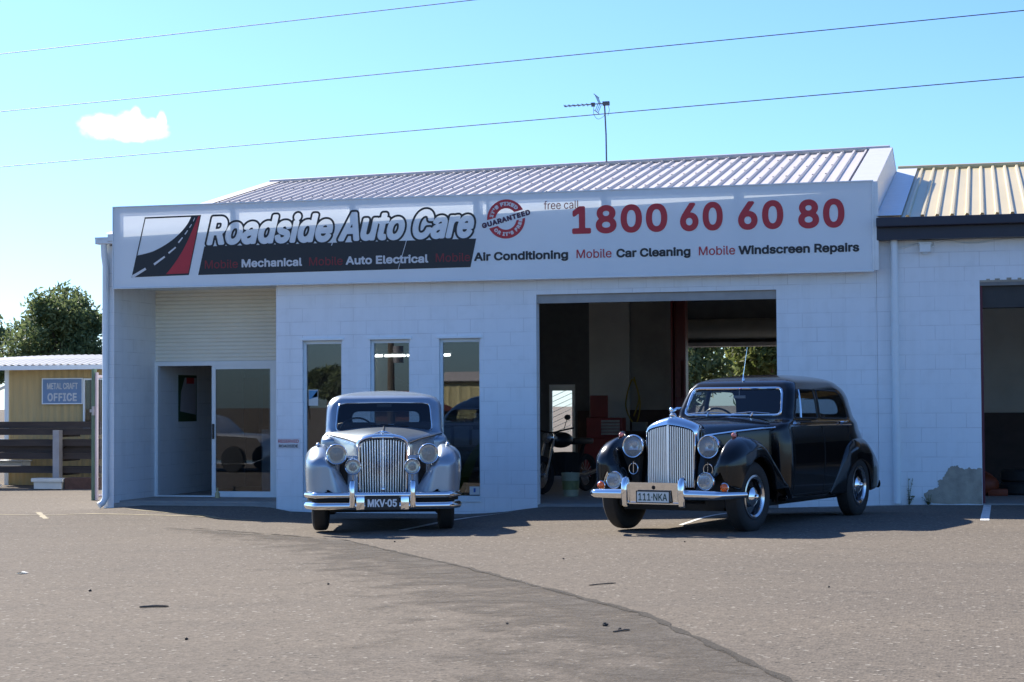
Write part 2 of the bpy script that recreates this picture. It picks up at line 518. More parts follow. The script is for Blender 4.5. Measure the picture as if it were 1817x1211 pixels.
def asphalt_mat():
    m = mat("worn_asphalt", (0.17, 0.15, 0.13), 0.95, spec=0.08)
    nt = m.node_tree; N, L = nt.nodes, nt.links; b = N['Principled BSDF']
    tc = N.new('ShaderNodeTexCoord')
    def noise(sc, det=6, rough=0.55, stretch=None):
        n = N.new('ShaderNodeTexNoise'); n.inputs['Scale'].default_value = sc; n.inputs['Detail'].default_value = det; n.inputs['Roughness'].default_value = rough
        if stretch:
            mp = N.new('ShaderNodeMapping'); mp.inputs['Scale'].default_value = stretch; mp.inputs['Rotation'].default_value = (0, 0, R(-12))
            L.new(tc.outputs['Object'], mp.inputs['Vector']); L.new(mp.outputs['Vector'], n.inputs['Vector'])
        else: L.new(tc.outputs['Object'], n.inputs['Vector'])
        return n.outputs['Fac']
    def rng_(v, a, b_, c, d):
        r = N.new('ShaderNodeMapRange'); r.inputs['From Min'].default_value = a; r.inputs['From Max'].default_value = b_
        r.inputs['To Min'].default_value = c; r.inputs['To Max'].default_value = d; L.new(v, r.inputs['Value']); return r.outputs['Result']
    def mixc(f, a, b_, bt='MIX'):
        x = N.new('ShaderNodeMix'); x.data_type = 'RGBA'; x.blend_type = bt
        if isinstance(f, float): x.inputs['Factor'].default_value = f
        else: L.new(f, x.inputs['Factor'])
        for s, v in (('A', a), ('B', b_)):
            if isinstance(v, tuple): x.inputs[s].default_value = (*v, 1)
            else: L.new(v, x.inputs[s])
        return x.outputs['Result']
    c = mixc(rng_(noise(0.35, 5, 0.6, (0.35, 1.3, 1)), 0.35, 0.68, 0, 1), (0.142, 0.123, 0.103), (0.160, 0.137, 0.112))
    c = mixc(rng_(noise(1.2, 8, 0.7, (0.5, 1.6, 1)), 0.52, 0.75, 0, 0.6), c, (0.112, 0.100, 0.087))
    # aggregate: fine pale and dark stones
    vo = N.new('ShaderNodeTexVoronoi'); vo.inputs['Scale'].default_value = 48; vo.feature = 'F1'
    L.new(tc.outputs['Object'], vo.inputs['Vector'])
    sp = N.new('ShaderNodeSeparateColor'); L.new(vo.outputs['Color'], sp.inputs[0])
    c = mixc(rng_(sp.outputs[0], 0.0, 1.0, 0.0, 1.0), mixc(1.0, c, (0.78, 0.78, 0.78), 'MULTIPLY'), mixc(1.0, c, (1.22, 1.2, 1.17), 'MULTIPLY'))
    c = mixc(rng_(sp.outputs[1], 0.982, 0.986, 0, 0.6), c, (0.38, 0.35, 0.30))
    c = mixc(rng_(sp.outputs[2], 0.98, 0.985, 0, 0.7), c, (0.05, 0.047, 0.042))
    L.new(c, b.inputs['Base Color'])
    ds = N.new('ShaderNodeMath'); ds.operation = 'ADD'
    L.new(vo.outputs['Distance'], ds.inputs[0]); L.new(noise(14, 5), ds.inputs[1])
    bp = N.new('ShaderNodeBump'); bp.inputs['Strength'].default_value = 0.45; bp.inputs['Distance'].default_value = 0.008
    L.new(ds.outputs[0], bp.inputs['Height']); L.new(bp.outputs['Normal'], b.inputs['Normal'])
    return m

def translucent_mat(name, col, t=0.35):
    m = bpy.data.materials.new(name); m.use_nodes = True
    nt = m.node_tree; N, L = nt.nodes, nt.links
    b = N['Principled BSDF']; b.inputs['Base Color'].default_value = (*col, 1); b.inputs['Roughness'].default_value = 0.35
    tl = N.new('ShaderNodeBsdfTranslucent'); tl.inputs['Color'].default_value = (*col, 1)
    nz = N.new('ShaderNodeTexNoise'); nz.inputs['Scale'].default_value = 1.7; nz.inputs['Detail'].default_value = 5
    tc = N.new('ShaderNodeTexCoord'); L.new(tc.outputs['Object'], nz.inputs['Vector'])
    mr = N.new('ShaderNodeMapRange'); mr.inputs['To Min'].default_value = 0.95; mr.inputs['To Max'].default_value = 1.05; L.new(nz.outputs['Fac'], mr.inputs['Value'])
    mx = N.new('ShaderNodeMix'); mx.data_type = 'RGBA'; mx.blend_type = 'MULTIPLY'; mx.inputs['Factor'].default_value = 1
    mx.inputs['A'].default_value = (*col, 1); L.new(mr.outputs['Result'], mx.inputs['B']); L.new(mx.outputs['Result'], b.inputs['Base Color'])
    ms = N.new('ShaderNodeMixShader'); ms.inputs['Fac'].default_value = t
    L.new(b.outputs[0], ms.inputs[1]); L.new(tl.outputs[0], ms.inputs[2]); L.new(ms.outputs[0], N['Material Output'].inputs['Surface'])
    return m

def paint_mat(name, col, lining, metal=0.0, rough=0.3, coat=1.0):
    """car paint outside, trim cloth on the inner face of the sheet"""
    m = mat(name, col, rough, metal, spec=0.5 if metal else 0.25, coat=coat, var=0.04, vscale=3)
    nt = m.node_tree; N, L = nt.nodes, nt.links; b = N['Principled BSDF']
    d = N.new('ShaderNodeBsdfDiffuse'); d.inputs['Color'].default_value = (*lining, 1)
    g = N.new('ShaderNodeNewGeometry'); ms = N.new('ShaderNodeMixShader')
    L.new(g.outputs['Backfacing'], ms.inputs['Fac']); L.new(b.outputs[0], ms.inputs[1]); L.new(d.outputs[0], ms.inputs[2])
    L.new(ms.outputs[0], N['Material Output'].inputs['Surface'])
    # faint dust film: rougher in places
    n = N.new('ShaderNodeTexNoise'); n.inputs['Scale'].default_value = 4; n.inputs['Detail'].default_value = 6
    tc = N.new('ShaderNodeTexCoord'); L.new(tc.outputs['Object'], n.inputs['Vector'])
    r = N.new('ShaderNodeMapRange'); r.inputs['To Min'].default_value = 0.02; r.inputs['To Max'].default_value = 0.10
    L.new(n.outputs['Fac'], r.inputs['Value']); L.new(r.outputs['Result'], b.inputs['Coat Roughness'])
    return m

def lens_mat(name, col):
    """clear moulded lens: see-through with a ribbed glossy face"""
    m = glass_mat(name, col, 1.5, 0.02)
    nt = m.node_tree; N, L = nt.nodes, nt.links
    tc = N.new('ShaderNodeTexCoord'); w = N.new('ShaderNodeTexWave'); w.inputs['Scale'].default_value = 24; w.inputs['Distortion'].default_value = 0.6
    L.new(tc.outputs['Object'], w.inputs['Vector'])
    bp = N.new('ShaderNodeBump'); bp.inputs['Strength'].default_value = 0.5; bp.inputs['Distance'].default_value = 0.01
    L.new(w.outputs['Fac'], bp.inputs['Height'])
    for n in N:
        if n.type == 'BSDF_GLOSSY': L.new(bp.outputs['Normal'], n.inputs['Normal'])
    # moulded pattern scatters part of the light
    out = N['Material Output']; src = out.inputs['Surface'].links[0].from_socket
    df = N.new('ShaderNodeBsdfDiffuse'); df.inputs['Color'].default_value = (*[c*.75 for c in col], 1)
    ms = N.new('ShaderNodeMixShader'); r = N.new('ShaderNodeMapRange'); r.inputs['To Min'].default_value = 0.18; r.inputs['To Max'].default_value = 0.5
    L.new(w.outputs['Fac'], r.inputs['Value']); L.new(r.outputs['Result'], ms.inputs['Fac'])
    L.new(src, ms.inputs[1]); L.new(df.outputs[0], ms.inputs[2]); L.new(ms.outputs[0], out.inputs['Surface'])
    return m

def wear_mat(name, col, keep):
    """thin surfacing that is worn through towards its feathered edge ('across' runs 0..1 over the strip)"""
    m = mat(name, col, 0.95, spec=0.08, var=0.3, vscale=45, bump=0.45, bscale=70)
    nt = m.node_tree; N, L = nt.nodes, nt.links; b = N['Principled BSDF']
    at = N.new('ShaderNodeAttribute'); at.attribute_name = 'across'
    tc = N.new('ShaderNodeTexCoord'); n = N.new('ShaderNodeTexNoise'); n.inputs['Scale'].default_value = 2.2; n.inputs['Detail'].default_value = 9; n.inputs['Roughness'].default_value = 0.7
    L.new(tc.outputs['Object'], n.inputs['Vector'])
    s = N.new('ShaderNodeMath'); s.operation = 'SUBTRACT'; s.inputs[0].default_value = keep; L.new(at.outputs['Fac'], s.inputs[1])
    q = N.new('ShaderNodeMath'); q.operation = 'MULTIPLY_ADD'; q.inputs[1].default_value = 2.6; q.inputs[2].default_value = -1.3; L.new(n.outputs['Fac'], q.inputs[0])
    ad = N.new('ShaderNodeMath'); ad.operation = 'ADD'; L.new(s.outputs[0], ad.inputs[0]); L.new(q.outputs[0], ad.inputs[1])
    r = N.new('ShaderNodeMapRange'); r.interpolation_type = 'SMOOTHSTEP'; r.inputs['From Min'].default_value = -0.35; r.inputs['From Max'].default_value = 0.75; L.new(ad.outputs[0], r.inputs['Value'])
    L.new(r.outputs['Result'], b.inputs['Alpha'])
    return m

Mt = dict(
    block=block_mat(), asphalt=asphalt_mat(),
    white=mat("white_paint", (0.80, 0.87, 0.89), 0.45, var=0.05, vscale=3, dirt=(0.45, 0.43, 0.4), dirt_amt=0.25, dirt_scale=3),
    frame=mat("white_powdercoat", (0.80, 0.87, 0.89), 0.35, var=0.03),
    sign=translucent_mat("sign_skin", (0.86, 0.92, 0.94), 0.20),
    signframe=mat("sign_frame_metal", (0.62, 0.64, 0.66), 0.4, 0.6, var=0.1),
    navy_ink=mat("black_vinyl", (0.012, 0.014, 0.018), 0.4, var=0.05),
    white_ink=translucent_mat("white_vinyl", (0.86, 0.87, 0.88), 0.30),
    red_ink=mat("red_vinyl", (0.46, 0.022, 0.035), 0.4, var=0.05),
    dkred_ink=mat("dark_red_vinyl", (0.20, 0.012, 0.018), 0.4, var=0.05),
    zinc=mat("zincalume_roof", (0.62, 0.56, 0.51), 0.45, 0.12, var=0.06, vscale=2, stretch=(1, 0.15, 1)),
    yroof=mat("cream_roof_sheet", (0.58, 0.48, 0.27), 0.4, 0.0, var=0.06, vscale=2, stretch=(1, 0.15, 1)),
    fascia=mat("dark_blue_gutter", (0.012, 0.016, 0.035), 0.4, var=0.1),
    cream=mat("cream_metal", (0.84, 0.83, 0.72), 0.45, var=0.04, vscale=3),
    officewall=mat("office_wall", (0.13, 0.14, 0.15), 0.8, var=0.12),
    dark=mat("dark_interior", (0.05, 0.05, 0.048), 0.8, var=0.15),
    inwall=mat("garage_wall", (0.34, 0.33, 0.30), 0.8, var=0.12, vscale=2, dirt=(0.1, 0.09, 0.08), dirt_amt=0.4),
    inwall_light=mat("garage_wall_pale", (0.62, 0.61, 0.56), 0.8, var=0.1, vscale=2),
    concrete=mat("concrete_slab", (0.30, 0.29, 0.27), 0.85, var=0.12, vscale=4, bump=0.2),
    render_patch=mat("bare_cement_render", (0.38, 0.34, 0.27), 0.9, var=0.25, vscale=7, bump=0.4, bscale=40),
    line=mat("road_marking_paint", (0.70, 0.70, 0.68), 0.7, var=0.18, vscale=30, dirt=(0.2, 0.19, 0.17), dirt_amt=0.75, dirt_scale=9),
    yline=mat("worn_yellow_paint", (0.26, 0.21, 0.11), 0.8, var=0.2, vscale=25, dirt=(0.145, 0.13, 0.108), dirt_amt=1.0, dirt_scale=3),
    patch=wear_mat("newer_asphalt", (0.131, 0.116, 0.099), 0.34),
    seam=wear_mat("seam_edge_shadow", (0.078, 0.070, 0.060), 1.25),  # dark tone holds the patch edge and the slight shadow along it
    chrome=mat("chrome", (0.86, 0.87, 0.88), 0.06, 1.0),
    bar_chrome=mat("grille_chrome", (0.92, 0.93, 0.95), 0.30, 0.9, var=0.04, vscale=20),
    chrome_dull=mat("aged_chrome", (0.68, 0.69, 0.70), 0.16, 1.0, var=0.06, vscale=20),
    rubber=mat("tyre_rubber", (0.018, 0.018, 0.018), 0.75, var=0.2, vscale=12, bump=0.15, bscale=60),
    jag=paint_mat("silver_paint", (0.30, 0.36, 0.42), (0.05, 0.035, 0.025), 0.55, 0.36, 0.8),
    bent=paint_mat("black_paint", (0.003, 0.003, 0.0035), (0.03, 0.022, 0.016), 0.0, 0.2, 0.6),
    blackmetal=mat("black_metal", (0.012, 0.012, 0.013), 0.4, var=0.1),
    under=mat("underbody", (0.012, 0.012, 0.012), 0.9, var=0.2),
    leather=mat("brown_leather", (0.07, 0.03, 0.018), 0.5, var=0.15),
    walnut=mat("walnut_dash", (0.06, 0.025, 0.01), 0.35, var=0.3, vscale=10),
    carglass=glass_mat("car_glass", (0.62, 0.66, 0.66), 1.5),
    doorglass=glass_mat("door_glass", (0.50, 0.53, 0.55), 1.7),
    glass=glass_mat("window_glass", (0.55, 0.58, 0.60), 1.95),
    reflector=mat("lamp_reflector", (0.80, 0.80, 0.78), 0.12, 1.0, var=0.08, vscale=30),
    lens=lens_mat("lamp_lens", (0.92, 0.90, 0.82)),
    lens_clear=lens_mat("lamp_lens_clear", (0.80, 0.83, 0.84)),
    amber=mat("amber_lens", (0.75, 0.13, 0.01), 0.15, coat=1.0, var=0.05),
    red=mat("red_enamel", (0.22, 0.015, 0.012), 0.4, var=0.12, vscale=4),
    green=mat("green_post_paint", (0.10, 0.16, 0.11), 0.6, var=0.15),
    steel=mat("rusty_steel", (0.055, 0.042, 0.036), 0.7, 0.2, var=0.35, vscale=5, stretch=(0.3, 1, 3)),
    steel_pale=mat("galvanised_steel", (0.36, 0.35, 0.36), 0.5, 0.5, var=0.15, vscale=5),
    tan=mat("tan_cladding", (0.50, 0.37, 0.17), 0.7, var=0.10, vscale=2.5, stretch=(6, 6, 0.4)),
    plastic=mat("white_plastic", (0.65, 0.66, 0.62), 0.5, var=0.06),
    mast=mat("dull_aluminium", (0.10, 0.11, 0.13), 0.5, 0.3, var=0.1),
    wire=mat("black_cable", (0.03, 0.032, 0.036), 0.6, var=0.05),
    bark=mat("grey_bark", (0.13, 0.10, 0.075), 0.9, var=0.3, vscale=8, bump=0.5, bscale=15),
)
# ---------------------------------------------------------------- ground
def sm(t): t = min(1, max(0, t)); return t*t*(3-2*t)
WALLX = [-30, -6, -0.6, 0.0, 2.0, 2.4, 3.0, 5.2, 5.8, 6.2, 9.6, 10.2, 11.5, 20, 60]
WALLZ = [-0.2, -0.18, -0.11, -0.06, -0.06, -0.13, -0.145, -0.145, -0.10, -0.03, -0.02, 0.0, 0.04, 0.05, 0.05]
def gz(x, y):
    base = max(-0.13, min(0.10, 0.021*(x-5.66)))
    w = float(np.interp(x, WALLX, WALLZ))
    t = sm((y+4.2)/4.0)
    return base*(1-t)+w*t
def make_ground():
    xs = np.concatenate([[-900, -400, -150, -60, -30, -20], np.arange(-12, 20.01, 0.3), [24, 30, 60, 150, 400, 900]])
    ys = np.concatenate([[-900, -400, -200, -100, -60, -40], np.arange(-30, -6, 1.0), np.arange(-6, 0.01, 0.3), [0.06, 0.3, 0.6, 1.2, 2, 3, 5, 8, 10, 12, 13.2, 13.6, 16, 20, 30, 45, 60, 100, 300, 900]])
    rows = []
    for y in ys:
        row = []
        for x in xs:
            z = gz(x, y)
            if -0.5 < x < 30 and 0.05 < y < 13.4: z = -0.35
            row.append((x, y, z))
        rows.append(row)
    o = MB().grid(rows, flip=False).build('ground', Mt['asphalt'], smooth=True, angle=60)
    tag(o, kind='structure')
make_ground()

def strip(name, pts, w, m, lift=0.004, jag=0.0, seed=1):
    """a painted or laid strip on the ground along pts, following it; w: half width (number or per point)"""
    r_ = random.Random(seed)
    P = []
    for (a, b) in zip(pts[:-1], pts[1:]):
        a, b = np.array(a, float), np.array(b, float); n = max(1, int(np.linalg.norm(b-a)/0.15))
        for k in range(n): P.append(a+(b-a)*k/n)
    P.append(np.array(pts[-1], float)); P = np.array(P)
    ww = np.interp(np.linspace(0, 1, len(P)), np.linspace(0, 1, len(w)), w) if hasattr(w, '__len__') else np.full(len(P), w)
    rows = []
    for i, p in enumerate(P):
        t = P[min(i+1, len(P)-1)]-P[max(i-1, 0)]; t /= np.linalg.norm(t); nrm = np.array([-t[1], t[0]])
        l, rr = p+nrm*(ww[i]+r_.uniform(-jag, jag)), p-nrm*(ww[i]+r_.uniform(-jag, jag))
        rows.append([(*(l+(rr-l)*k/4), gz(*(l+(rr-l)*k/4))+lift) for k in range(5)])
    o = MB().grid(rows).build(name, m, smooth=True)
    at = o.data.attributes.new('across', 'FLOAT', 'POINT'); at.data.foreach_set('value', [k/4 for _ in rows for k in range(5)])
    return tag(o, kind='structure')

strip('bay_marking', [(12.42, -4.32), (12.46, -0.05)], 0.05, Mt['line'])
strip('bay_marking', [(10.2, -0.26), (12.37, -0.1)], 0.022, Mt['line'])
strip('bay_marking', [(5.93, -5.6), (6.07, -1.0)], 0.05, Mt['line'], jag=0.004)
strip('bay_marking', [(9.1, -5.2), (9.25, -0.8)], 0.03, Mt['line'], jag=0.004)
strip('bay_marking', [(-3.5, -1.2), (0.6, -1.9), (2.6, -2.5)], 0.04, Mt['yline'], jag=0.012)
strip('bay_marking', [(-1.2, -1.0), (-0.2, -2.6)], 0.04, Mt['yline'], jag=0.012)
strip('bay_marking', [(0.2, -0.9), (3.2, -3.0)], 0.035, Mt['yline'], jag=0.012)
# newer strip of asphalt over a trench, with a ravelled edge and its slight shadow drawn as a dark line
strip('asphalt_patch', [(2.55, -4.72), (5.12, -7.6), (7.28, -11.3), (9.2, -14.85), (10.7, -18.75)], [0.10, 0.8, 1.1, 1.3, 1.5], Mt['patch'], 0.004, 0.035, 3)
strip('asphalt_seam', [(2.75, -4.6), (5.75, -7.1), (8.15, -10.7), (10.25, -14.1), (12.0, -18.0)], [0.01, 0.015, 0.024, 0.026, 0.03], Mt['seam'], 0.006, 0.022, 4)

# ---------------------------------------------------------------- workshop
shop = thing('workshop', 'white painted block workshop with silver ribbed roof and wide open vehicle doorway', 'workshop', (0, 0, 0))
W0, W1 = 0.0, 0.19
m = MB()
WINS = ((2.60, 3.22), (3.66, 4.274), (4.723, 5.347))
ZB, ZT = -0.4, 3.9
m.box((-.64, W0, ZB), (-.47, W1, ZT))
m.box((-.47, W0, 3.28), (2.18, W1, ZT))
m.box((2.18, W0, ZB), (2.60, W1, ZT))
for i, (a, b) in enumerate(WINS):
    m.box((a, W0, ZB), (b, W1, 0.07)); m.box((a, W0, 2.41), (b, W1, ZT))
    m.box((b, W0, ZB), (WINS[i+1][0] if i < 2 else 6.187, W1, ZT))
m.box((6.187, W0, 3.026), (9.642, W1, ZT))
m.box((9.642, W0, ZB), (11.02, W1, ZT))
m.prism([(-.64, 3.9), (11.02, 3.9), (11.02, 4.40), (-.64, 4.0)], W0, W1)
m.build('front_wall', Mt['block'], shop)
MB().box((-.64, W1, ZB), (-.47, 13.0, 4.0)).build('side_wall', Mt['block'], shop)
MB().box((10.83, W1, ZB), (11.02, 13.0, 4.2)).build('side_wall', Mt['block'], shop)
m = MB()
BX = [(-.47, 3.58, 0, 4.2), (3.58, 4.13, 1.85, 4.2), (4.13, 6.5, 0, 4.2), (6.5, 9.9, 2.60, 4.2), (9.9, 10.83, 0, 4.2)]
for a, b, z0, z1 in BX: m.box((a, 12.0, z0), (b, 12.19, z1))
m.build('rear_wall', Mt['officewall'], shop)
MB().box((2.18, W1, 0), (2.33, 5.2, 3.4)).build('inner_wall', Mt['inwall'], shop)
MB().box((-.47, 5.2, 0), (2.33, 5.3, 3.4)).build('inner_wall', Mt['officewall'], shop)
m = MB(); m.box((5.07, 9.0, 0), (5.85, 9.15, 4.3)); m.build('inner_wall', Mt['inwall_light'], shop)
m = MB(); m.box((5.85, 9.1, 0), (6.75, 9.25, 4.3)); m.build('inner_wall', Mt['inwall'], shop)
m = MB(); m.box((-.47, W1, -.3), (10.83, 12.0, 0.0)); m.box((-.47, 0.0, -.3), (2.18, W1, -.03)); m.box((6.187, 0.02, -.3), (9.642, W1, -.004)); m.box((6.0, 12.0, -.3), (10.5, 13.2, -.02))
m.build('floor', Mt['concrete'], shop)
for a_, b_ in (((5.85, 9.05, 0), (6.75, 9.1, 1.32)), ((4.2, 11.9, 0), (5.0, 12.0, 1.3))): MB().box(a_, b_).build('dado', bpy.data.materials.get("dado_brown") or mat("dado_brown", (0.06, 0.035, 0.03), 0.7, var=0.2), shop)

# three tall fixed windows
sill_m = Mt['white']
for i, (a, b) in enumerate(WINS):
    f = MB()
    y0, y1 = 0.07, 0.13
    f.box((a, y0, .07), (a+.035, y1, 2.41)); f.box((b-.035, y0, .07), (b, y1, 2.41))
    f.box((a+.035, y0, 2.36), (b-.035, y1, 2.41)); f.box((a+.035, y0, .07), (b-.035, y1, .115))
    w = f.build('window', Mt['frame'], shop)
    MB().box((a+.035, .098, .115), (b-.035, .102, 2.36)).build('pane', Mt['glass'], w)
    MB().box((a-.03, -.02, 2.41), (b+.03, .07, 2.45), .006).build('head_trim', Mt['frame'], w)
    MB().box((a, -.015, .03), (b, .07, .07), .005).build('sill', sill_m, w)

# recessed entrance: aluminium sliding doors under a rolled-down shutter
Yd = 1.44
f = MB()
f.box((-.47, Yd, -.03), (-.42, Yd+.10, 2.16)); f.box((1.56, Yd, -.03), (1.62, Yd+.10, 2.16))
f.box((-.42, Yd, 2.09), (1.56, Yd+.10, 2.16)); f.box((-.42, Yd, -.03), (1.56, Yd+.10, 0.02))
door = f.build('sliding_door', Mt['frame'], shop)
def leaf(x0, x1, y):
    l = MB()
    for a, b in (((x0, y, .02), (x0+.055, y+.035, 2.09)), ((x1-.055, y, .02), (x1, y+.035, 2.09)), ((x0+.055, y, 2.03), (x1-.055, y+.035, 2.09)), ((x0+.055, y, .02), (x1-.055, y+.035, .09))): l.box(a, b)
    o = l.build('door_leaf', Mt['frame'], door)
    return o
leaf(.49, 1.52, Yd+.055); leaf(.52, 1.56, Yd+.012)
MB().box((.575, Yd+.028, .09), (1.505, Yd+.032, 2.03)).build('pane', Mt['doorglass'], door)
MB().box((.525, Yd-.02, .92), (.555, Yd+.012, 1.16), .006).build('handle', Mt['blackmetal'], door)
MB().box((1.62, Yd, -.03), (2.18, Yd+.10, 2.16)).build('side_panel', Mt['white'], shop)
# shutter: horizontal ripple
rows = []
NS = 19
for k in range(NS):
    z0_ = 2.16+k*1.16/NS; s_ = 1.16/NS
    for f_, d_ in ((0, .020), (.10, .004), (.5, 0), (.86, .006), (.94, .020)): rows.append([(x, Yd+.02+d_, z0_+f_*s_) for x in (-.47, .3, 1.2, 2.18)])
MB().grid(rows).build('roller_shutter', Mt['cream'], shop, smooth=True, angle=40)
MB().box((-.47, .19, 3.30), (2.18, Yd+.1, 3.36)).build('soffit', Mt['white'], shop)
MB().box((2.13, Yd-.03, -.03), (2.178, Yd+.02, 3.3)).build('shutter_guide', Mt['steel_pale'], shop)
MB().box((6.187, .06, 2.90), (9.642, .10, 3.026)).box((6.187, .055, 2.90), (9.642, .06, 2.935)).build('roller_door', mat("roller_door_grey", (0.34, 0.34, 0.33), 0.5, var=0.1), shop)

# roof: sheet with square ribs from a raking eave up to a level ridge
EL, ER = Vector((-.5, -.14, 4.05)), Vector((11.0, -.10, 4.44))
GL, GR = Vector((-.5, 6.5, 5.61)), Vector((11.0, 4.9, 5.58))
BL_, BR_ = Vector((-.5, 13.6, 3.9)), Vector((11.0, 13.6, 4.05))
def rib_sheet(A0, A1, B0, B1, n, h=0.036, u0=0.0, u1=1.0, seg=6):
    """ribbed sheet: eave A0..A1, ridge B0..B1"""
    prof = []
    for i in range(n):
        for t, hh in ((0, 0), (.30, 0), (.36, h*.0), (.44, h), (.60, h), (.68, 0)):
            prof.append(((i+t)/n, hh))
    prof.append((1.0, 0))
    rows = []
    for s in range(seg+1):
        v = s/seg
        rows.append([tuple((A0.lerp(A1, u0+(u1-u0)*u)).lerp(B0.lerp(B1, u0+(u1-u0)*u), v)+Vector((0, 0, hh))) for u, hh in prof])
    return rows
roof = MB().grid(rib_sheet(EL, ER, GL, GR, 58, u0=0.0, u1=.975)).build('roof', Mt['zinc'], shop)
MB().grid(rib_sheet(BL_, BR_, GL, GR, 58)).build('rear_slope', Mt['zinc'], roof)
rows_ = [[tuple(EL.lerp(ER, u)+Vector((0, dy, dz))) for u in np.linspace(0, 1, 9)] for dy, dz in ((.06, .04), (-.012, .038), (-.022, .03), (-.022, -.08), (-.0, -.09))]
MB().grid(rows_).build('eave_trim', Mt['signframe'], roof)
def cap(pts0, pts1, name, m_, parent):
    return MB().grid([pts0, pts1]).build(name, m_, parent)
m = MB()
for v in (.06, .30, .54, .78, .96):
    for k in range(56):
        u = ((k+.52)/58)*.975; q = EL.lerp(ER, u).lerp(GL.lerp(GR, u), v)+Vector((0, 0, .036)); m.box(q-Vector((.012, .012, .004)), q+Vector((.012, .012, .010)))
tag(m.build('roof_screw', mat("dull_screw", (0.22, 0.22, 0.22), 0.5, 0.4, var=0.1), roof), kind='stuff')
up_ = Vector((0, 0, .045))
MB().tube([GL+up_*.8, GR+up_*.8], .045, 8).build('ridge_cap', Mt['zinc'], roof)
pale_f = mat("pale_flashing", (0.62, 0.60, 0.61), 0.4, 0.1, var=0.05)
for (A, B, u0, u1) in ((EL, ER, .972, 1.004), (EL, ER, -.004, .02)):
    e0, e1, g0, g1 = A.lerp(B, u0), A.lerp(B, u1), GL.lerp(GR, u0), GL.lerp(GR, u1)
    b0, b1 = BL_.lerp(BR_, u0), BL_.lerp(BR_, u1)
    MB().grid([[e0+up_, e1+up_], [g0+up_, g1+up_], [b0+up_, b1+up_]]).build('verge_flashing', pale_f, roof)
gm = mat("gable_sheet", (0.66, 0.67, 0.68), 0.5, 0.1, var=0.06)
MB().prism([(-.12, 3.5), (13.5, 3.5), (13.5, 4.05), (4.9, 5.60), (-.12, 4.48)], 11.005, 11.04, 'yz').build('gable_wall', gm, shop)
MB().prism([(-.1, 3.9), (13.5, 3.9), (13.5, 3.88), (6.5, 5.58), (-.1, 4.04)], -.51, -.49, 'yz').build('gable_wall', gm, shop)
MB().box((-.72, -.145, 3.93), (-.30, -.02, 4.03), .01).box((-.72, -.15, 4.01), (-.30, -.14, 4.035)).build('gutter', Mt['signframe'], shop)
MB().tube([(-.60, -.09, 3.95), (-.60, -.07, 3.75), (-.585, -.055, 3.6), (-.585, -.055, .05), (-.61, -.09, -.02), (-.65, -.14, -.06)], .05, 12).build('downpipe', Mt['white'], shop, smooth=True)
# steel inside the roof, seen dark through the doorway
for y in (2.2, 4.4, 6.6, 8.6): MB().box((-.3, y, 3.62), (10.8, y+.14, 3.85)).build('roof_beam', Mt['dark'], shop)
for x in (6.6, 7.9, 9.2, 10.4): MB().box((x, .4, 3.85), (x+.08, 8.9, 3.97)).build('purlin', Mt['dark'], shop)
MB().box((6.45, 11.75, 2.60), (9.95, 12.0, 2.68)).build('rear_door_head', Mt['steel_pale'], shop)
MB().tube([(6.2, 11.9, 2.95), (10.1, 11.9, 2.95)], .22, 20).build('rear_roller_drum', mat("drum_grey", (0.2, 0.2, 0.19), 0.6, var=0.1), shop, smooth=True)
m = MB()
for a, b in (((3.58, 11.97, 0), (3.64, 12.02, 1.85)), ((4.07, 11.97, 0), (4.13, 12.02, 1.85)), ((3.64, 11.97, 1.72), (4.07, 12.02, 1.85)), ((3.64, 11.97, .62), (4.07, 12.02, .68)), ((3.64, 11.97, .12), (4.07, 12.02, .2))): m.box(a, b)
for k in range(9):
    z = .72+k*.11; m.tube([(3.65, 12.0, z), (4.06, 12.0, z+.18)], .006, 5)
m.build('screen_door', Mt['frame'], shop)

# bare render where a doorway edge was patched, on the neighbour's wall (built below)

# ---------------------------------------------------------------- neighbouring unit
nb = thing('neighbour_unit', 'white block unit with cream ribbed roof and dark blue gutter beside the workshop', 'workshop', (0, 0, 0))
m = MB()
m.box((11.0235, W0, ZB), (12.40, W1, 3.75))
m.box((12.40, W0, 3.07), (16.4, W1, 3.75)); m.box((16.4, W0, ZB), (22, W1, 3.75)); m.box((21.8, W1, ZB), (22, 13, 3.75))
m.build('front_wall', Mt['block'], nb)
MB().box((11.035, 7.0, 0), (21.8, 7.15, 3.7)).build('inner_wall', Mt['inwall_light'], nb)
MB().box((11.035, 6.9, 0.06), (21.8, 7.0, 1.25)).build('dado', mat("dado_dark", (0.07, 0.05, 0.045), 0.7, var=0.2), nb)
MB().box((11.035, 0.01, -.3), (21.8, 7.0, 0.06)).build('floor', Mt['concrete'], nb)
MB().box((12.40, .05, 2.72), (16.4, .3, 3.07)).build('roller_door', Mt['dark'], nb)
MB().box((12.40, .0, 3.02), (16.4, .05, 3.068)).build('lintel', mat("lintel_grey", (0.2, 0.2, 0.19), 0.7, var=0.15), nb)
MB().box((12.40, .03, 0), (12.435, .16, 3.02)).build('door_jamb', mat("maroon_jamb", (0.10, 0.01, 0.025), 0.5, var=0.1), nb)
yl0, yl1 = Vector((11.36, -.28, 3.955)), Vector((22, -.28, 3.955))
yg0, yg1 = Vector((11.36, 6.8, 5.47)), Vector((22, 6.8, 5.47))
yr = MB().grid(rib_sheet(yl0, yl1, yg0, yg1, 54, h=0.035)).build('roof', Mt['yroof'], nb)
MB().grid(rib_sheet(Vector((11.05, 13.8, 3.95)), Vector((22, 13.8, 3.95)), Vector((11.05, 6.8, 5.47)), Vector((22, 6.8, 5.47)), 53)).build('rear_slope', Mt['yroof'], yr)
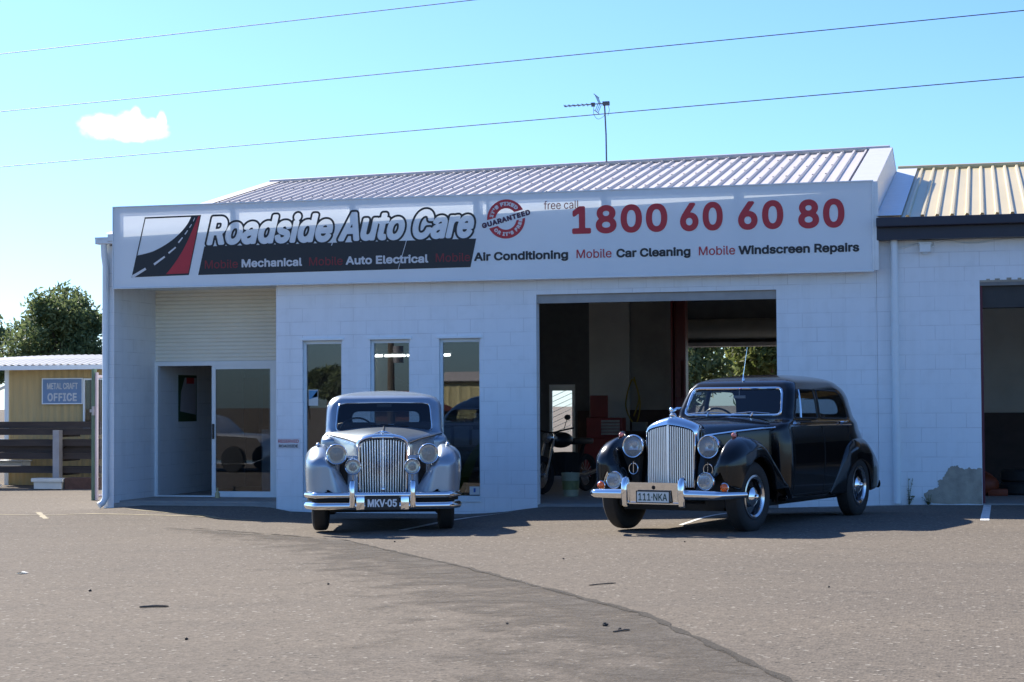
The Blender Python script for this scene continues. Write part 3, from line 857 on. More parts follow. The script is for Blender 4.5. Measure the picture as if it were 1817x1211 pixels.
MB().tube([(11.05, 6.8, 5.50), (22, 6.8, 5.50)], .05, 8).build('ridge_cap', Mt['yroof'], yr)
MB().grid([[(11.045, -.28, 3.99), (11.38, -.28, 3.99)], [(11.045, 6.78, 5.50), (11.38, 6.78, 5.50)]]).build('flashing', mat("white_flashing", (0.66, 0.68, 0.70), 0.45, 0.1, var=0.05), yr)
g = MB().box((11.045, -.36, 3.83), (22, -.24, 3.955), .012).build('gutter', Mt['fascia'], nb)
MB().box((11.045, -.235, 3.66), (22, -.02, 3.86)).build('fascia', Mt['fascia'], nb)
MB().tube([(11.27, -.10, 3.82), (11.27, -.06, .06)], .05, 14).box((11.205, -.17, 3.72), (11.335, -.04, 3.86), .012).build('downpipe', Mt['white'], nb, smooth=True)
# irregular cement patch on the wall
r_ = random.Random(3)
out = [(11.66, .10), (11.62, .17), (11.68, .24), (11.80, .27), (11.82, .31), (11.80, .36), (11.86, .38), (11.90, .45), (11.94, .50), (11.95, .54), (12.0, .57), (12.06, .575), (12.12, .54), (12.18, .53), (12.24, .545), (12.30, .53), (12.395, .535), (12.395, .05), (12.2, .06), (11.95, .05), (11.75, .06)]
pp = []
for i in range(len(out)):
    a, b = np.array(out[i]), np.array(out[(i+1) % len(out)])
    for t in (0, .25, .5, .75):
        q = a+(b-a)*t
        if i < 16 and t: q = q+np.array([r_.uniform(-.012, .012), r_.uniform(-.012, .012)])
        pp.append(tuple(q))
MB().prism(pp, -.005, .01).build('cement_patch', Mt['render_patch'], nb)
m = MB()
m.box((12.40, -.006, 3.068), (16.4, .005, 3.095))
for k in range(26):
    x = 12.45+k*.15+r_.uniform(-.05, .05); w = r_.uniform(.02, .09); m.box((x, -.0055, 3.094), (x+w, .004, 3.094+r_.uniform(.008, .03)))
m.build('chipped_edge', Mt['render_patch'], nb)

# ---------------------------------------------------------------- shop sign
sg = thing('shop_sign', 'long white sign board reading Roadside Auto Care fixed above the doors', 'sign', (0, -.22, 3.24))
SY = -.22
def part(o): o.parent = sg; o.matrix_parent_inverse = Matrix.Translation((0, .22, -3.24)); return o
part(MB().grid([[(x, SY, z) for x in np.linspace(-.37, 10.99, 13)] for z in (3.25, 3.8, 4.475)]).build('sign_face', Mt['sign']))
m = MB()
m.box((-.385, SY-.012, 3.232), (11.006, SY+.05, 3.252)); m.box((-.385, SY-.012, 4.470), (11.006, SY+.05, 4.488))
m.box((-.385, SY-.012, 3.252), (-.368, SY+.05, 4.470)); m.box((10.986, SY-.012, 3.252), (11.006, SY+.05, 4.470))
for k in range(7):
    x = -.36+k*1.888; m.box((x, SY+.008, 3.252), (x+.10, SY+.045, 4.470))
m.box((5.50, SY+.008, 3.252), (5.55, SY+.045, 4.470))
m.box((-.36, SY+.008, 4.38), (10.98, SY+.04, 4.470)); m.box((-.36, SY+.008, 3.252), (10.98, SY+.04, 3.30))
for k in range(46):
    x = -.3+k*.25
    for z in (3.242, 4.479): m.box((x-.012, SY-.018, z-.008), (x+.012, SY-.012, z+.008))
part(m.build('sign_frame', Mt['signframe']))
def ink(name, poly, m_, d, th=0.002): return part(MB().prism(poly, SY-d, SY-d+th).build(name, m_))
# road emblem: leaning frame, sweeping road, red verge
def lg(u, v):   # unit coordinates in the leaning parallelogram
    bl, br, tl, tr = (-.07, 3.404), (.868, 3.417), (.148, 4.311), (1.068, 4.318)
    a = (bl[0]+(br[0]-bl[0])*u, bl[1]+(br[1]-bl[1])*u); b = (tl[0]+(tr[0]-tl[0])*u, tl[1]+(tr[1]-tl[1])*u)
    return (a[0]+(b[0]-a[0])*v, a[1]+(b[1]-a[1])*v)
curve = [(0.0, .36), (.14, .385), (.30, .43), (.47, .52), (.62, .635), (.73, .76), (.80, .88), (.83, .985)]
cv = [tuple(p) for p in spline(curve, 24)]
em = MB()
em.prism([lg(*p) for p in [(0, 0), (1, 0), (1, 1), (.83, 1)] + cv[::-1]], SY-.004, SY-.002)
em.prism([lg(*p) for p in [(0, .36), (0.0, 1), (.018, .985), (.018, .365)]], SY-.0042, SY-.002)
em.prism([lg(*p) for p in [(0, 1), (.84, 1), (.84, .975), (0.018, .975)]], SY-.0044, SY-.002)
emb = part(em.build('road_emblem', Mt['navy_ink']))
rv = [tuple(p) for p in spline([(.60, .03), (.70, .19), (.80, .40), (.87, .62), (.925, .85), (.955, .98)], 16)]
ink('red_verge', [lg(*p) for p in rv + [(.985, .98), (.985, .03)]], Mt['red_ink'], .006)
for (u0, v0, u1, v1, w) in ((.01, .005, .22, .135, .045), (.35, .20, .51, .325, .034), (.565, .38, .67, .475, .027), (.70, .55, .755, .635, .022), (.785, .685, .82, .75, .017), (.842, .795, .868, .85, .014), (.885, .90, .90, .955, .012)):
    a, b = np.array(lg(u0, v0)), np.array(lg(u1, v1)); t = (b-a)/np.linalg.norm(b-a); nn = np.array([-t[1], t[0]])*w*.5
    part(MB().prism([tuple(a-nn), tuple(b-nn*.8), tuple(b+nn*.8), tuple(a+nn)], SY-.0065, SY-.0045).build('lane_dash', Mt['white_ink']))

# the name: the white skin shows as letters between heavy black outlines, over a leaning black panel
WORDS = [("Roadside", 1.148, 3.222), ("Auto", 3.237, 4.335), ("Care", 4.351, 5.382)]
part(MB().prism([(1.020, 3.414), (5.268, 3.430), (5.355, 3.842), (1.120, 3.842)], SY-.0035, SY-.0015).build('name_panel', Mt['navy_ink']))
for w_, a_, b_ in WORDS:
    part(lettering('name_lettering', w_, a_, b_, 3.858, .43, SY-.0045, Mt['navy_ink'], bold=.062, shear=.24, spacing=1.02, outline=.030, h=.007))
# hairline cracks between panels
ink('panel_crack', [(3.135, 3.80), (3.150, 3.80), (3.24, 4.05), (3.232, 4.05)], Mt['white_ink'], .0068, .0005)
ink('panel_crack', [(4.17, 3.43), (4.178, 3.43), (4.315, 3.87), (4.305, 3.87)], Mt['white_ink'], .0068, .0005)
def sl(txt, x0, x1, z0, cap_, mm, bold, name='lettering', d=.006, **k): return part(lettering(name, txt, x0, x1, z0, cap_, SY-d, mm, bold=bold, **k))
sl("Mobile", 1.129, 1.661, 3.507, .122, Mt['dkred_ink'], .012); sl("Mechanical", 1.721, 2.682, 3.511, .122, Mt['white_ink'], .06)
sl("Mobile", 2.792, 3.316, 3.511, .122, Mt['dkred_ink'], .012); sl("Auto Electrical", 3.363, 4.633, 3.511, .122, Mt['white_ink'], .06)
sl("Mobile", 4.746, 5.265, 3.517, .122, Mt['dkred_ink'], .012); sl("Air Conditioning", 5.323, 6.715, 3.517, .122, Mt['navy_ink'], .06)
sl("Mobile", 6.838, 7.347, 3.519, .122, Mt['red_ink'], .012); sl("Car Cleaning", 7.416, 8.474, 3.515, .122, Mt['navy_ink'], .06)
sl("Mobile", 8.592, 9.101, 3.516, .122, Mt['red_ink'], .012); sl("Windscreen Repairs", 9.148, 10.807, 3.512, .122, Mt['navy_ink'], .06)
sl("free call", 6.364, 6.879, 4.231, .115, Mt['dkred_ink'], 0)
sl("1800", 6.777, 8.150, 3.866, .395, Mt['red_ink'], .055, spacing=1.08); sl("60", 8.330, 8.933, 3.863, .395, Mt['red_ink'], .055, spacing=1.08)
sl("60", 9.147, 9.775, 3.858, .395, Mt['red_ink'], .055, spacing=1.08); sl("80", 9.980, 10.612, 3.853, .395, Mt['red_ink'], .055, spacing=1.08)
# guarantee roundel
cx_, cz_, Ro, Ri = 5.803, 4.112, .283, .155
tilt = R(14.5)
m = MB()
ct, st_ = math.cos(tilt), math.sin(tilt)
for half in (0, 1):
    a0 = math.asin(.062/Ro); b0 = math.asin(.062/Ri)
    n = 40
    oa = np.linspace(a0, math.pi-a0, n)+half*math.pi+tilt; ia = np.linspace(b0, math.pi-b0, n)+half*math.pi+tilt
    m.grid([[(cx_+Ro*math.cos(q), SY-.004, cz_+Ro*math.sin(q)) for q in oa], [(cx_+Ri*math.cos(q), SY-.004, cz_+Ri*math.sin(q)) for q in ia]])
rd = part(m.build('roundel', Mt['red_ink']))
gu = part(lettering('roundel_lettering', "GUARANTEED", -.37, .37, -.038, .076, SY-.006, mat("plum_vinyl", (0.06, 0.02, 0.06), 0.5, var=0.05), bold=.09, spacing=1.12))
co = np.zeros(len(gu.data.vertices)*3); gu.data.vertices.foreach_get('co', co); co = co.reshape(-1, 3)
x_, z_ = co[:, 0].copy(), co[:, 2].copy()
co[:, 0] = cx_+x_*ct-z_*st_; co[:, 2] = cz_+x_*st_+z_*ct
gu.data.vertices.foreach_set('co', co.ravel()); gu.data.update()
def on_arc(txt, rad, a_mid, span, capz, top=True):
    o = part(lettering('roundel_lettering', txt, 0, span*rad, 0, capz, SY-.006, Mt['white_ink'], bold=.12, spacing=1.2))
    co = np.zeros(len(o.data.vertices)*3); o.data.vertices.foreach_get('co', co); co = co.reshape(-1, 3)
    u, v = co[:, 0]/(span*rad), co[:, 2].copy()
    if top: a = a_mid+span*(.5-u); r_q = rad+v
    else: a = a_mid-span*(.5-u); r_q = rad-v
    co[:, 0] = cx_+r_q*np.cos(a); co[:, 2] = cz_+r_q*np.sin(a)
    o.data.vertices.foreach_set('co', co.ravel()); o.data.update()
on_arc("IT'S FIXED", .192, R(106), R(132), .058)
on_arc("OR IT'S FREE", .245, R(-70), R(140), .055, top=False)
# ---------------------------------------------------------------- cars (local frame: front towards -y, ground z = 0, front axle at y = 0)
def nearest_on(poly, p):
    a = poly; b = np.roll(poly, -1, axis=0); ab = b-a
    t = np.clip(((p-a)*ab).sum(1)/np.maximum((ab**2).sum(1), 1e-12), 0, 1)
    q = a+ab*t[:, None]; d = ((q-p)**2).sum(1); i = int(d.argmin())
    return q[i], math.sqrt(d[i])
def inside(poly, p):
    x, y = p; a = poly; b = np.roll(poly, -1, axis=0)
    c = ((a[:, 1] > y) != (b[:, 1] > y)) & (x < (b[:, 0]-a[:, 0])*(y-a[:, 1])/(b[:, 1]-a[:, 1]+1e-15)+a[:, 0])
    return bool(c.sum() % 2)

def ring(yf, yr, hw, rfx, rfy, rrx, rry, bow=.03, nf=16, nc=12, ns=80, nr=26, nb=12):
    """half outline in plan from front centre to rear centre"""
    pts = []
    for i in range(nf): x = (hw-rfx)*i/nf; pts.append((x, yf+bow*(x/hw)**2, 'f'))
    y0 = yf+bow*((hw-rfx)/hw)**2
    for i in range(nc):
        a = math.pi/2*i/nc; pts.append((hw-rfx+rfx*math.sin(a), y0+rfy*(1-math.cos(a)), 'f' if i < nc*.55 else 's'))
    ya, yb = y0+rfy, yr-rry
    for i in range(ns): pts.append((hw, ya+(yb-ya)*i/ns, 's'))
    for i in range(nr):
        a = math.pi/2*i/nr; pts.append((hw-rrx+rrx*math.cos(a), yb+rry*math.sin(a), 's' if i < nr*.5 else 'r'))
    for i in range(nb+1): pts.append(((hw-rrx)*(1-i/nb), yr, 'r'))
    return pts

def car_body(table, roof, holes, zstep=0.016):
    """table: z, yf, yr, hw, rfx, rfy, rrx, rry rows; roof: (y centre, crown height). holes: list of (name, region, polygon).
    returns dict name -> (verts, faces) and boundary loops; 'body' is what is left"""
    T = np.array(table); zs = np.arange(T[0, 0], T[-1, 0]+1e-6, zstep)
    if T[-1, 0]-zs[-1] > 1e-4: zs = np.append(zs, T[-1, 0])
    V = pchip(T[:, 0], T[:, 1:], zs)
    rows, regs = [], None
    for z, v in zip(zs, V):
        h = ring(*v)
        full = [(x, y, z) for x, y, _ in h]+[(-x, y, z) for x, y, _ in h[-2:0:-1]]
        if regs is None: regs = [r for *_, r in h]+[('S' if r == 's' else r) for *_, r in h[-2:0:-1]]
        rows.append(full)
    yc, crown = roof; z0 = zs[-1]
    last = np.array(rows[-1])
    K = 16
    for k in range(1, K+1):
        a0 = R(8); a = a0+(math.pi/2-a0)*k/K
        s = math.cos(a)/math.cos(a0) if k < K else 0.02
        zz = z0+crown*(math.sin(a)-math.sin(a0))/(1-math.sin(a0))
        rows.append([tuple(p) for p in np.stack([last[:, 0]*s, yc+(last[:, 1]-yc)*s, np.full(len(last), zz)], 1)])
    G = np.array(rows); nr_, nc_ = G.shape[:2]; nz = len(zs)
    reg = np.array(regs)
    P2 = {'f': (0, 2), 'r': (0, 2), 's': (1, 2), 'S': (1, 2)}
    owner = -np.ones((nr_-1, nc_), int)
    names = []
    for hi, (nm, rg, poly) in enumerate(holes):
        names.append(nm); poly = np.asarray(poly); ax = P2[rg]
        cols = np.where(reg == rg)[0]; colset = set(cols.tolist())
        lo, hi_ = poly.min(0)-.05, poly.max(0)+.05
        i0, i1 = max(1, np.searchsorted(zs, lo[1])-1), min(nz-1, np.searchsorted(zs, hi_[1])+1)
        G0 = G.copy()
        for i in range(i0, i1):
            for j in cols:
                p = G0[i, j]; q = np.array((p[ax[0]], p[ax[1]]))
                if not (lo[0] < q[0] < hi_[0]): continue
                tu = (G0[i, (j+1) % nc_]-G0[i, j-1])*.5; tv = (G0[i+1, j]-G0[i-1, j])*.5
                n, d = nearest_on(poly, q)
                cell = max(abs(tu[ax[0]]), abs(tv[ax[1]]))
                if d < .62*cell:
                    A = np.array([[tu[ax[0]], tv[ax[0]]], [tu[ax[1]], tv[ax[1]]]])
                    if abs(np.linalg.det(A)) < 1e-9: continue
                    ab = np.linalg.solve(A, n-q); ab = np.clip(ab, -.8, .8)
                    G[i, j] = p+ab[0]*tu+ab[1]*tv
        for i in range(i0-1, i1):
            for j in cols:
                j2 = (j+1) % nc_
                c = (G[i, j]+G[i+1, j]+G[i+1, j2]+G[i, j2])/4
                q = (c[ax[0]], c[ax[1]])
                if lo[0] < q[0] < hi_[0] and inside(poly, q): owner[i, j] = hi
    parts = {}
    for hi in range(-1, len(holes)):
        idx = np.argwhere(owner == hi); vm = {}; vs = []; fs = []
        def vid(i, j):
            k = (i, j)
            if k not in vm: vm[k] = len(vs); vs.append(tuple(G[i, j]))
            return vm[k]
        for i, j in idx:
            j2 = (j+1) % nc_
            fs.append((vid(i, j), vid(i, j2), vid(i+1, j2), vid(i+1, j)))
        if hi == -1:
            k = len(vs); fs.append(tuple(vid(nr_-1, j) for j in range(nc_)))
        parts[(hi, 'body' if hi < 0 else names[hi])] = (vs, fs)
    return parts

def loops_of(vs, fs):
    from collections import defaultdict
    cnt = defaultdict(int)
    for f in fs:
        for a, b in zip(f, f[1:]+f[:1]): cnt[(min(a, b), max(a, b))] += 1
    nb_ = defaultdict(list)
    for (a, b), c in cnt.items():
        if c == 1: nb_[a].append(b); nb_[b].append(a)
    seen, out = set(), []
    for s in nb_:
        if s in seen: continue
        lp = [s]; seen.add(s); cur = s
        while True:
            nx = [q for q in nb_[cur] if q not in seen]
            if not nx: break
            cur = nx[0]; seen.add(cur); lp.append(cur)
        out.append([vs[i] for i in lp])
    return sorted(out, key=len, reverse=True)

def smooth_loop(lp, k=2):
    P = np.array(lp)
    for _ in range(k): P = (np.roll(P, 1, 0)+2*P+np.roll(P, -1, 0))/4
    return P

def wing(side, keys, y0, yc0, y1, yc1, cen, arch, zlow, n=70, cen1=None, pw=2.2, lip=.05, low=1.0, pwx=None):
    """a wing as one skin. keys: y, zc, xc, xo, zm, xin, zin"""
    K = np.array(keys)
    ay, az, ar = arch
    t = np.linspace(0, 1, n)
    ys = y0+(y1-y0)*(t-np.sin(2*math.pi*t)/(2*math.pi)*.55)
    ys = np.sort(np.concatenate([ys, ay+ar*np.sin(np.linspace(-1.57, 1.57, 40))]))
    if yc0 > y0: ys = np.sort(np.concatenate([ys, y0+(yc0-y0)*np.linspace(0, 1, 26)**3]))
    if y1 > yc1: ys = np.sort(np.concatenate([ys, y1-(y1-yc1)*np.linspace(0, 1, 26)**3]))
    ys = ys[(ys >= y0) & (ys <= y1)]
    V = pchip(K[:, 0], K[:, 1:], ys); rows = []
    for y, (zc, xc, xo, zm, xi, zi) in zip(ys, V):
        d = ar*ar-(y-ay)**2
        zb = max(zlow, az+math.sqrt(d)) if d > 0 else zlow
        zb = min(zb, zc-.03)
        zm_ = max(zm, zb+.02); zm_ = min(zm_, zc-.015)
        ctrl = [(xi, zi), (xi+(xc-xi)*.42, zi+(zc-zi)*.50), (xc-(xc-xi)*.22, zc-(zc-zi)*.075), (xc, zc), (xc+(xo-xc)*.55, zc-(zc-zm_)*.16), (xo-(xo-xc)*.08, zc-(zc-zm_)*.55), (xo, zm_)]
        top = spline(ctrl, 36)
        dn = [(xo-(.012)*((i/8)**2)*(zm_-zb)/.3, zm_+(zb-zm_)*i/8) for i in range(1, 9)]
        xb = dn[-1][0]
        sec = np.array([tuple(p) for p in top]+dn+[(xb-.012, zb-.006), (xb-lip, zb-.002), (xb-lip, zb+.04)])
        s = sx_ = 1.0; c = cen; px_ = pwx or pw
        if y < yc0 and yc0 > y0: s = max(0.0, 1-((yc0-y)/(yc0-y0))**pw)**(1/pw); sx_ = max(0.0, 1-((yc0-y)/(yc0-y0))**px_)**(1/px_)
        if y > yc1 and y1 > yc1: s = sx_ = max(0.0, 1-((y-yc1)/(y1-yc1))**pw)**(1/pw); c = cen1 or cen
        s = max(s, .015); sx_ = max(sx_, 0.0)
        C_ = np.array(c); dv = sec-C_; sz_ = np.where(dv[:, 1] < 0, s**low, s); sec = C_+np.stack([dv[:, 0]*sx_, dv[:, 1]*sz_], 1)
        rows.append([(side*x, y, z) for x, z in sec])
    return rows

def sweep_blade(path, prof):
    """bumper blade: plan path (x,y) with profile (out, z)"""
    P = np.array(path); rows = []
    for i in range(len(P)):
        t = P[min(i+1, len(P)-1)]-P[max(i-1, 0)]; t /= np.linalg.norm(t); nn = np.array([t[1], -t[0]])
        k = prof(i/(len(P)-1)) if callable(prof) else prof
        rows.append([(P[i, 0]+nn[0]*o, P[i, 1]+nn[1]*o, z) for o, z in k])
    return rows

def wheel(car, x, y, R_=.37, rimr=.215, side=1, steer=0.0, white=False, paint=None):
    w = thing('wheel', None, None, (x, y, R_), steer); w.parent = car
    hw = .088
    prof = [(rimr, -hw*.70), (rimr+.03, -hw*.95), (R_-.06, -hw*1.05), (R_-.022, -hw*.9), (R_-.004, -hw*.68), (R_, -hw*.3), (R_, hw*.3), (R_-.004, hw*.68), (R_-.022, hw*.9), (R_-.06, hw*1.05), (rimr+.03, hw*.95), (rimr, hw*.70)]
    MB().lathe(prof, 56, 'x').build('tyre', Mt['rubber'], w, smooth=True)
    s = side
    MB().lathe([(rimr+.004, s*hw*.72), (rimr-.012, s*hw*.80), (rimr-.03, s*hw*.62), (rimr-.04, s*hw*.35), (.10, s*hw*.30), (.085, s*hw*.5), (.001, s*hw*.5)], 48, 'x').build('rim', paint or Mt['bent'], w, smooth=True)
    MB().lathe([(rimr+.012, s*hw*.80), (rimr+.016, s*hw*.98), (rimr-.004, s*hw*1.02), (rimr-.026, s*hw*.86), (rimr-.03, s*hw*.7)], 48, 'x').build('trim_ring', Mt['chrome_dull'], w, smooth=True)
    MB().lathe([(.105, s*hw*.42), (.098, s*hw*.75), (.068, s*hw*1.0), (.035, s*hw*1.12), (.03, s*hw*1.35), (.018, s*hw*1.45), (.0005, s*hw*1.46)], 40, 'x').build('hub_cap', Mt['chrome'], w, smooth=True)
    MB().lathe([(rimr, -s*hw*.7), (.05, -s*hw*.3), (.001, -s*hw*.3)], 24, 'x').build('brake_drum', Mt['under'], w)
    return w

def lamp(car, name, c, r, depth=.14, lensm='lens', tilt=0.0, body=None):
    h = MB().lathe([(r*.90, .006), (r*.93, -.010), (r*.99, -.014), (r*1.05, -.006), (r*1.075, .012), (r*1.05, .03), (r*.97, .034)], 40).build(name, Mt['chrome'], car, smooth=True)
    h.location = c; h.rotation_euler = (0, 0, tilt)
    MB().lathe([(r*.99, .012), (r*.97, .05), (r*.80, depth*.7), (r*.45, depth), (.001, depth*1.06)], 36).build('lamp_shell', body or Mt['chrome'], h, smooth=True)
    MB().lathe([(r*.985, .004), (r*.9, .03), (r*.7, .06), (r*.4, .085), (.001, .092)], 36).build('reflector', Mt['reflector'], h, smooth=True)
    MB().ball((0, .035, 0), (r*.16, .03, r*.16), 8).build('bulb', Mt['steel_pale'], h, smooth=True)
    MB().lathe([(.0005, -r*.20-.004), (r*.35, -r*.175-.004), (r*.7, -r*.095-.003), (r*.985, -.002)], 36).build('lens', Mt[lensm], h, smooth=True)
    return h

def plate(car, txt, x0, x1, z0, z1, y, ground, ink_, cap_h, top_bar=True, bold=.05):
    p = MB().box((x0, y-.006, z0), (x1, y+.006, z1), .003).build('number_plate', ground, car)
    o = lettering('plate_lettering', txt, x0+.02, x1-.02, (z0+z1)/2-cap_h/2, cap_h, y-.008, ink_, p, bold=bold)
    f = MB()
    for a, b in (((x0-.008, y-.009, z0-.008), (x1+.008, y+.004, z0)), ((x0-.008, y-.009, z1), (x1+.008, y+.004, z1+.008)), ((x0-.008, y-.009, z0), (x0, y+.004, z1)), ((x1, y-.009, z0), (x1+.008, y+.004, z1))): f.box(a, b)
    f.build('plate_frame', Mt['blackmetal'], p)
    return p

def hood_rows(keys, n=40):
    """keys: y, half width at base, z base, half width at shoulder, z shoulder, z top"""
    K = np.array(keys); ys = np.linspace(K[0, 0], K[-1, 0], n); V = pchip(K[:, 0], K[:, 1:], ys); rows = []
    for y, (wb, zb, ws, zs, zt) in zip(ys, V):
        half = spline([(wb, zb), (wb-.003, zb+(zs-zb)*.5), (ws+(wb-ws)*.25, zs-.035), (ws-.02, zs+.006), (ws*.80, zs+(zt-zs)*.42), (ws*.42, zt-(zt-zs)*.16), (0.0, zt)], 34)
        rows.append([(x, y, z) for x, z in half]+[(-x, y, z) for x, z in half[-2::-1]])
    return rows

def side_x(T, z):   # half width of the body side at height z
    T = np.array(T); return float(pchip(T[:, 0], T[:, 3], z)[0, 0])

def finish_body(car, parts, paintm, trim_r, trim_m, glassm, trim_for=('windscreen', 'window', 'rear_window')):
    doors = []
    for (hi, nm), (vs, fs) in parts.items():
        o = MB().add(vs, fs).build({'windscreen': 'windscreen', 'window': 'window', 'rear_window': 'rear_window', 'door': 'door', 'body': 'body'}[nm], glassm if nm in trim_for else paintm, car, smooth=True, angle=50)
        if nm in trim_for:
            lp = smooth_loop(loops_of(vs, fs)[0])
            MB().tube(lp, trim_r, 8, closed=True).build('window_trim', trim_m, o, smooth=True)
        elif nm == 'door':
            lp = smooth_loop(loops_of(vs, fs)[0], 1)
            MB().tube(lp, .0045, 6, closed=True).build('door_gap', Mt['under'], o)
            doors.append(o)
    return doors

def interior(car, hw, y_dash, y_rear, zbelt, seatm, steer_x):
    MB().box((-hw+.06, y_dash-.3, .30), (hw-.06, y_rear, .36)).build('cabin_floor', Mt['under'], car)
    d = MB().box((-hw+.06, y_dash-.02, zbelt-.20), (hw-.06, y_dash+.10, zbelt-.02), .03).build('dashboard', Mt['walnut'], car)
    for sx in (-.36, .36):
        MB().box((sx-.27, y_dash+.62, .36), (sx+.27, y_dash+1.15, .62), .06).box((sx-.26, y_dash+1.05, .55), (sx+.26, y_dash+1.20, zbelt+.08), .06).build('seat', seatm, car, smooth=True, angle=60)
    MB().box((-hw+.14, y_rear-.62, .36), (hw-.14, y_rear-.2, .62), .06).box((-hw+.14, y_rear-.30, .55), (hw-.14, y_rear-.12, zbelt+.02), .06).build('rear_seat', seatm, car, smooth=True, angle=60)
    c = np.array((steer_x, y_dash+.28, zbelt-.03)); tl = R(32)
    pts = [c+np.array((.205*math.cos(a), .205*math.sin(a)*math.sin(tl)*-1, .205*math.sin(a)*math.cos(tl))) for a in np.linspace(0, 2*math.pi, 40, endpoint=False)]
    w = MB().tube(pts, .012, 8, closed=True)
    for a in (R(10), R(130), R(250)): w.tube([c, c+np.array((.2*math.cos(a), -.2*math.sin(a)*math.sin(tl), .2*math.sin(a)*math.cos(tl)))], .008, 6)
    w.tube([c, c+np.array((0, -.3, -.16))], .02, 8)
    w.build('steering_wheel', Mt['blackmetal'], car, smooth=True)

# ---- silver saloon
def silver_saloon():
    car = thing('saloon_car', 'silver vintage saloon with upright chrome grille and twin-blade bumper parked by the narrow windows', 'car', (5.66, -5.45, 0.0), R(17.7), scale=1.01)
    T = [(.26, 1.0, 3.70, .72, .15, .15, .4, .6), (.6, 1.0, 3.95, .765, .15, .15, .45, .8), (.9, 1.0, 3.90, .77, .15, .15, .45, .8), (1.0, 1.0, 3.78, .765, .14, .15, .45, .7),
         (1.055, 1.06, 3.72, .745, .13, .15, .45, .7), (1.085, 1.212, 3.70, .722, .12, .16, .42, .6), (1.25, 1.305, 3.57, .712, .11, .16, .42, .6), (1.38, 1.375, 3.38, .705, .10, .16, .42, .7), (1.455, 1.425, 3.20, .690, .10, .16, .42, .7), (1.505, 1.475, 3.02, .655, .12, .18, .42, .7)]
    wsc = rounded([(-.590, 1.108), (0, 1.150), (.590, 1.108), (.560, 1.455), (0, 1.468), (-.560, 1.455)], [.07, .3, .07, .06, .3, .06])
    rw = rounded([(-.47, 1.165), (.47, 1.165), (.45, 1.355), (-.45, 1.355)], .092)
    holes = [('windscreen', 'f', wsc), ('rear_window', 'r', rw)]
    for rg in ('s', 'S'):
        holes += [('window', rg, rounded([(1.62, 1.15), (2.20, 1.15), (2.20, 1.43), (1.70, 1.43)], .05)), ('window', rg, rounded([(2.28, 1.15), (2.92, 1.15), (2.80, 1.43), (2.28, 1.43)], .06)),
                  ('door', rg, rounded([(1.28, .36), (2.24, .36), (2.24, 1.07), (1.28, 1.07)], .05))]
    finish_body(car, car_body(T, (2.20, .105), holes), Mt['jag'], .010, Mt['chrome_dull'], Mt['carglass'])
    bn = MB().grid(hood_rows([(-.16, .262, .60, .255, .985, 1.095), (.1, .31, .62, .30, 1.0, 1.112), (.5, .43, .66, .41, 1.03, 1.135), (.9, .56, .70, .55, 1.06, 1.155), (1.24, .70, .78, .69, 1.085, 1.172)])).build('bonnet', Mt['jag'], car, smooth=True, angle=60)
    MB().tube([(0, -.12, 1.105), (0, .5, 1.142), (0, 1.2, 1.178)], .008, 6).build('bonnet_hinge', Mt['chrome_dull'], bn)
    for s in (-1, 1):
        MB().tube([(s*(.272+.0), -.1, .985), (s*.43, .5, 1.03), (s*.70, 1.2, 1.08)], .007, 6).build('bonnet_edge', Mt['under'], bn)
    keys = [(-.62, .975, .70, .885, .74, .34, .42), (-.15, .985, .70, .89, .74, .34, .43), (.15, .975, .71, .89, .72, .38, .55), (.45, .88, .72, .885, .66, .45, .68), (.8, .72, .73, .875, .55, .60, .66), (1.2, .52, .74, .86, .42, .68, .50), (1.55, .38, .75, .83, .32, .70, .34)]
    for s in (-1, 1):
        w = MB().grid(wing(s, keys, -.64, -.05, 1.55, 1.55, (.62, .74), (0, .36, .42), .40, pw=2.1, low=.06, pwx=3.2)).build('front_wing', Mt['jag'], car, smooth=True, angle=60)
        MB().ball((s*.735, -.22, .985), (.026, .055, .026), 10).build('side_lamp', Mt['chrome_dull'], w, smooth=True)
        rk = [(2.3, .40, .74, .80, .36, .60, .38), (2.6, .72, .74, .86, .55, .60, .5), (2.95, .90, .73, .885, .68, .58, .6), (3.3, .90, .72, .885, .68, .58, .6), (3.7, .74, .70, .86, .6, .55, .5), (4.1, .5, .66, .8, .42, .5, .4)]
        MB().grid(wing(s, rk, 2.3, 2.3, 4.08, 3.3, (.66, .52), (3.05, .36, .41), .30)).build('rear_wing', Mt['jag'], car, smooth=True, angle=60)
        lamp(car, 'headlight', (s*.512, -.62, .885), .110, .2, 'lens', body=Mt['chrome'])
        lamp(car, 'fog_lamp', (s*.330, -.66, .748), .086, .10, 'lens', body=Mt['chrome'])
        MB().tube([(s*.515, -.52, .80), (s*.515, -.45, .62)], .03, 10).tube([(s*.33, -.62, .67), (s*.33, -.58, .42)], .014, 8).build('lamp_bracket', Mt['jag'], car, smooth=True)
        wheel(car, s*.715, 0, side=s); wheel(car, s*.73, 3.05, side=s)
    # apron between the wings
    for s in (-1, 1):
        MB().grid([[(s*x, -.12-.22*(1-(x/.70)**2)-.03*k, .86-.12*k) for x in np.linspace(.285, .66, 14)] for k in range(5)]).build('front_apron', Mt['jag'], car, smooth=True)
    # grille: arched chrome shell, upright bars, thick centre bar
    def arch_outline(w, zb, zs, zt, n=40):
        pts = [(-w*.93, zb)]+[(-w*(.93+.07*t), zb+(zs-zb)*t) for t in np.linspace(.1, 1, 8)]
        for a in np.linspace(math.pi, 0, n)[1:-1]: pts.append((w*math.copysign(abs(math.cos(a))**.72, math.cos(a)), zs+(zt-zs)*abs(math.sin(a))**.9))
        pts += [(w*(.93+.07*t), zb+(zs-zb)*t) for t in np.linspace(1, .1, 8)]+[(w*.93, zb)]
        return pts
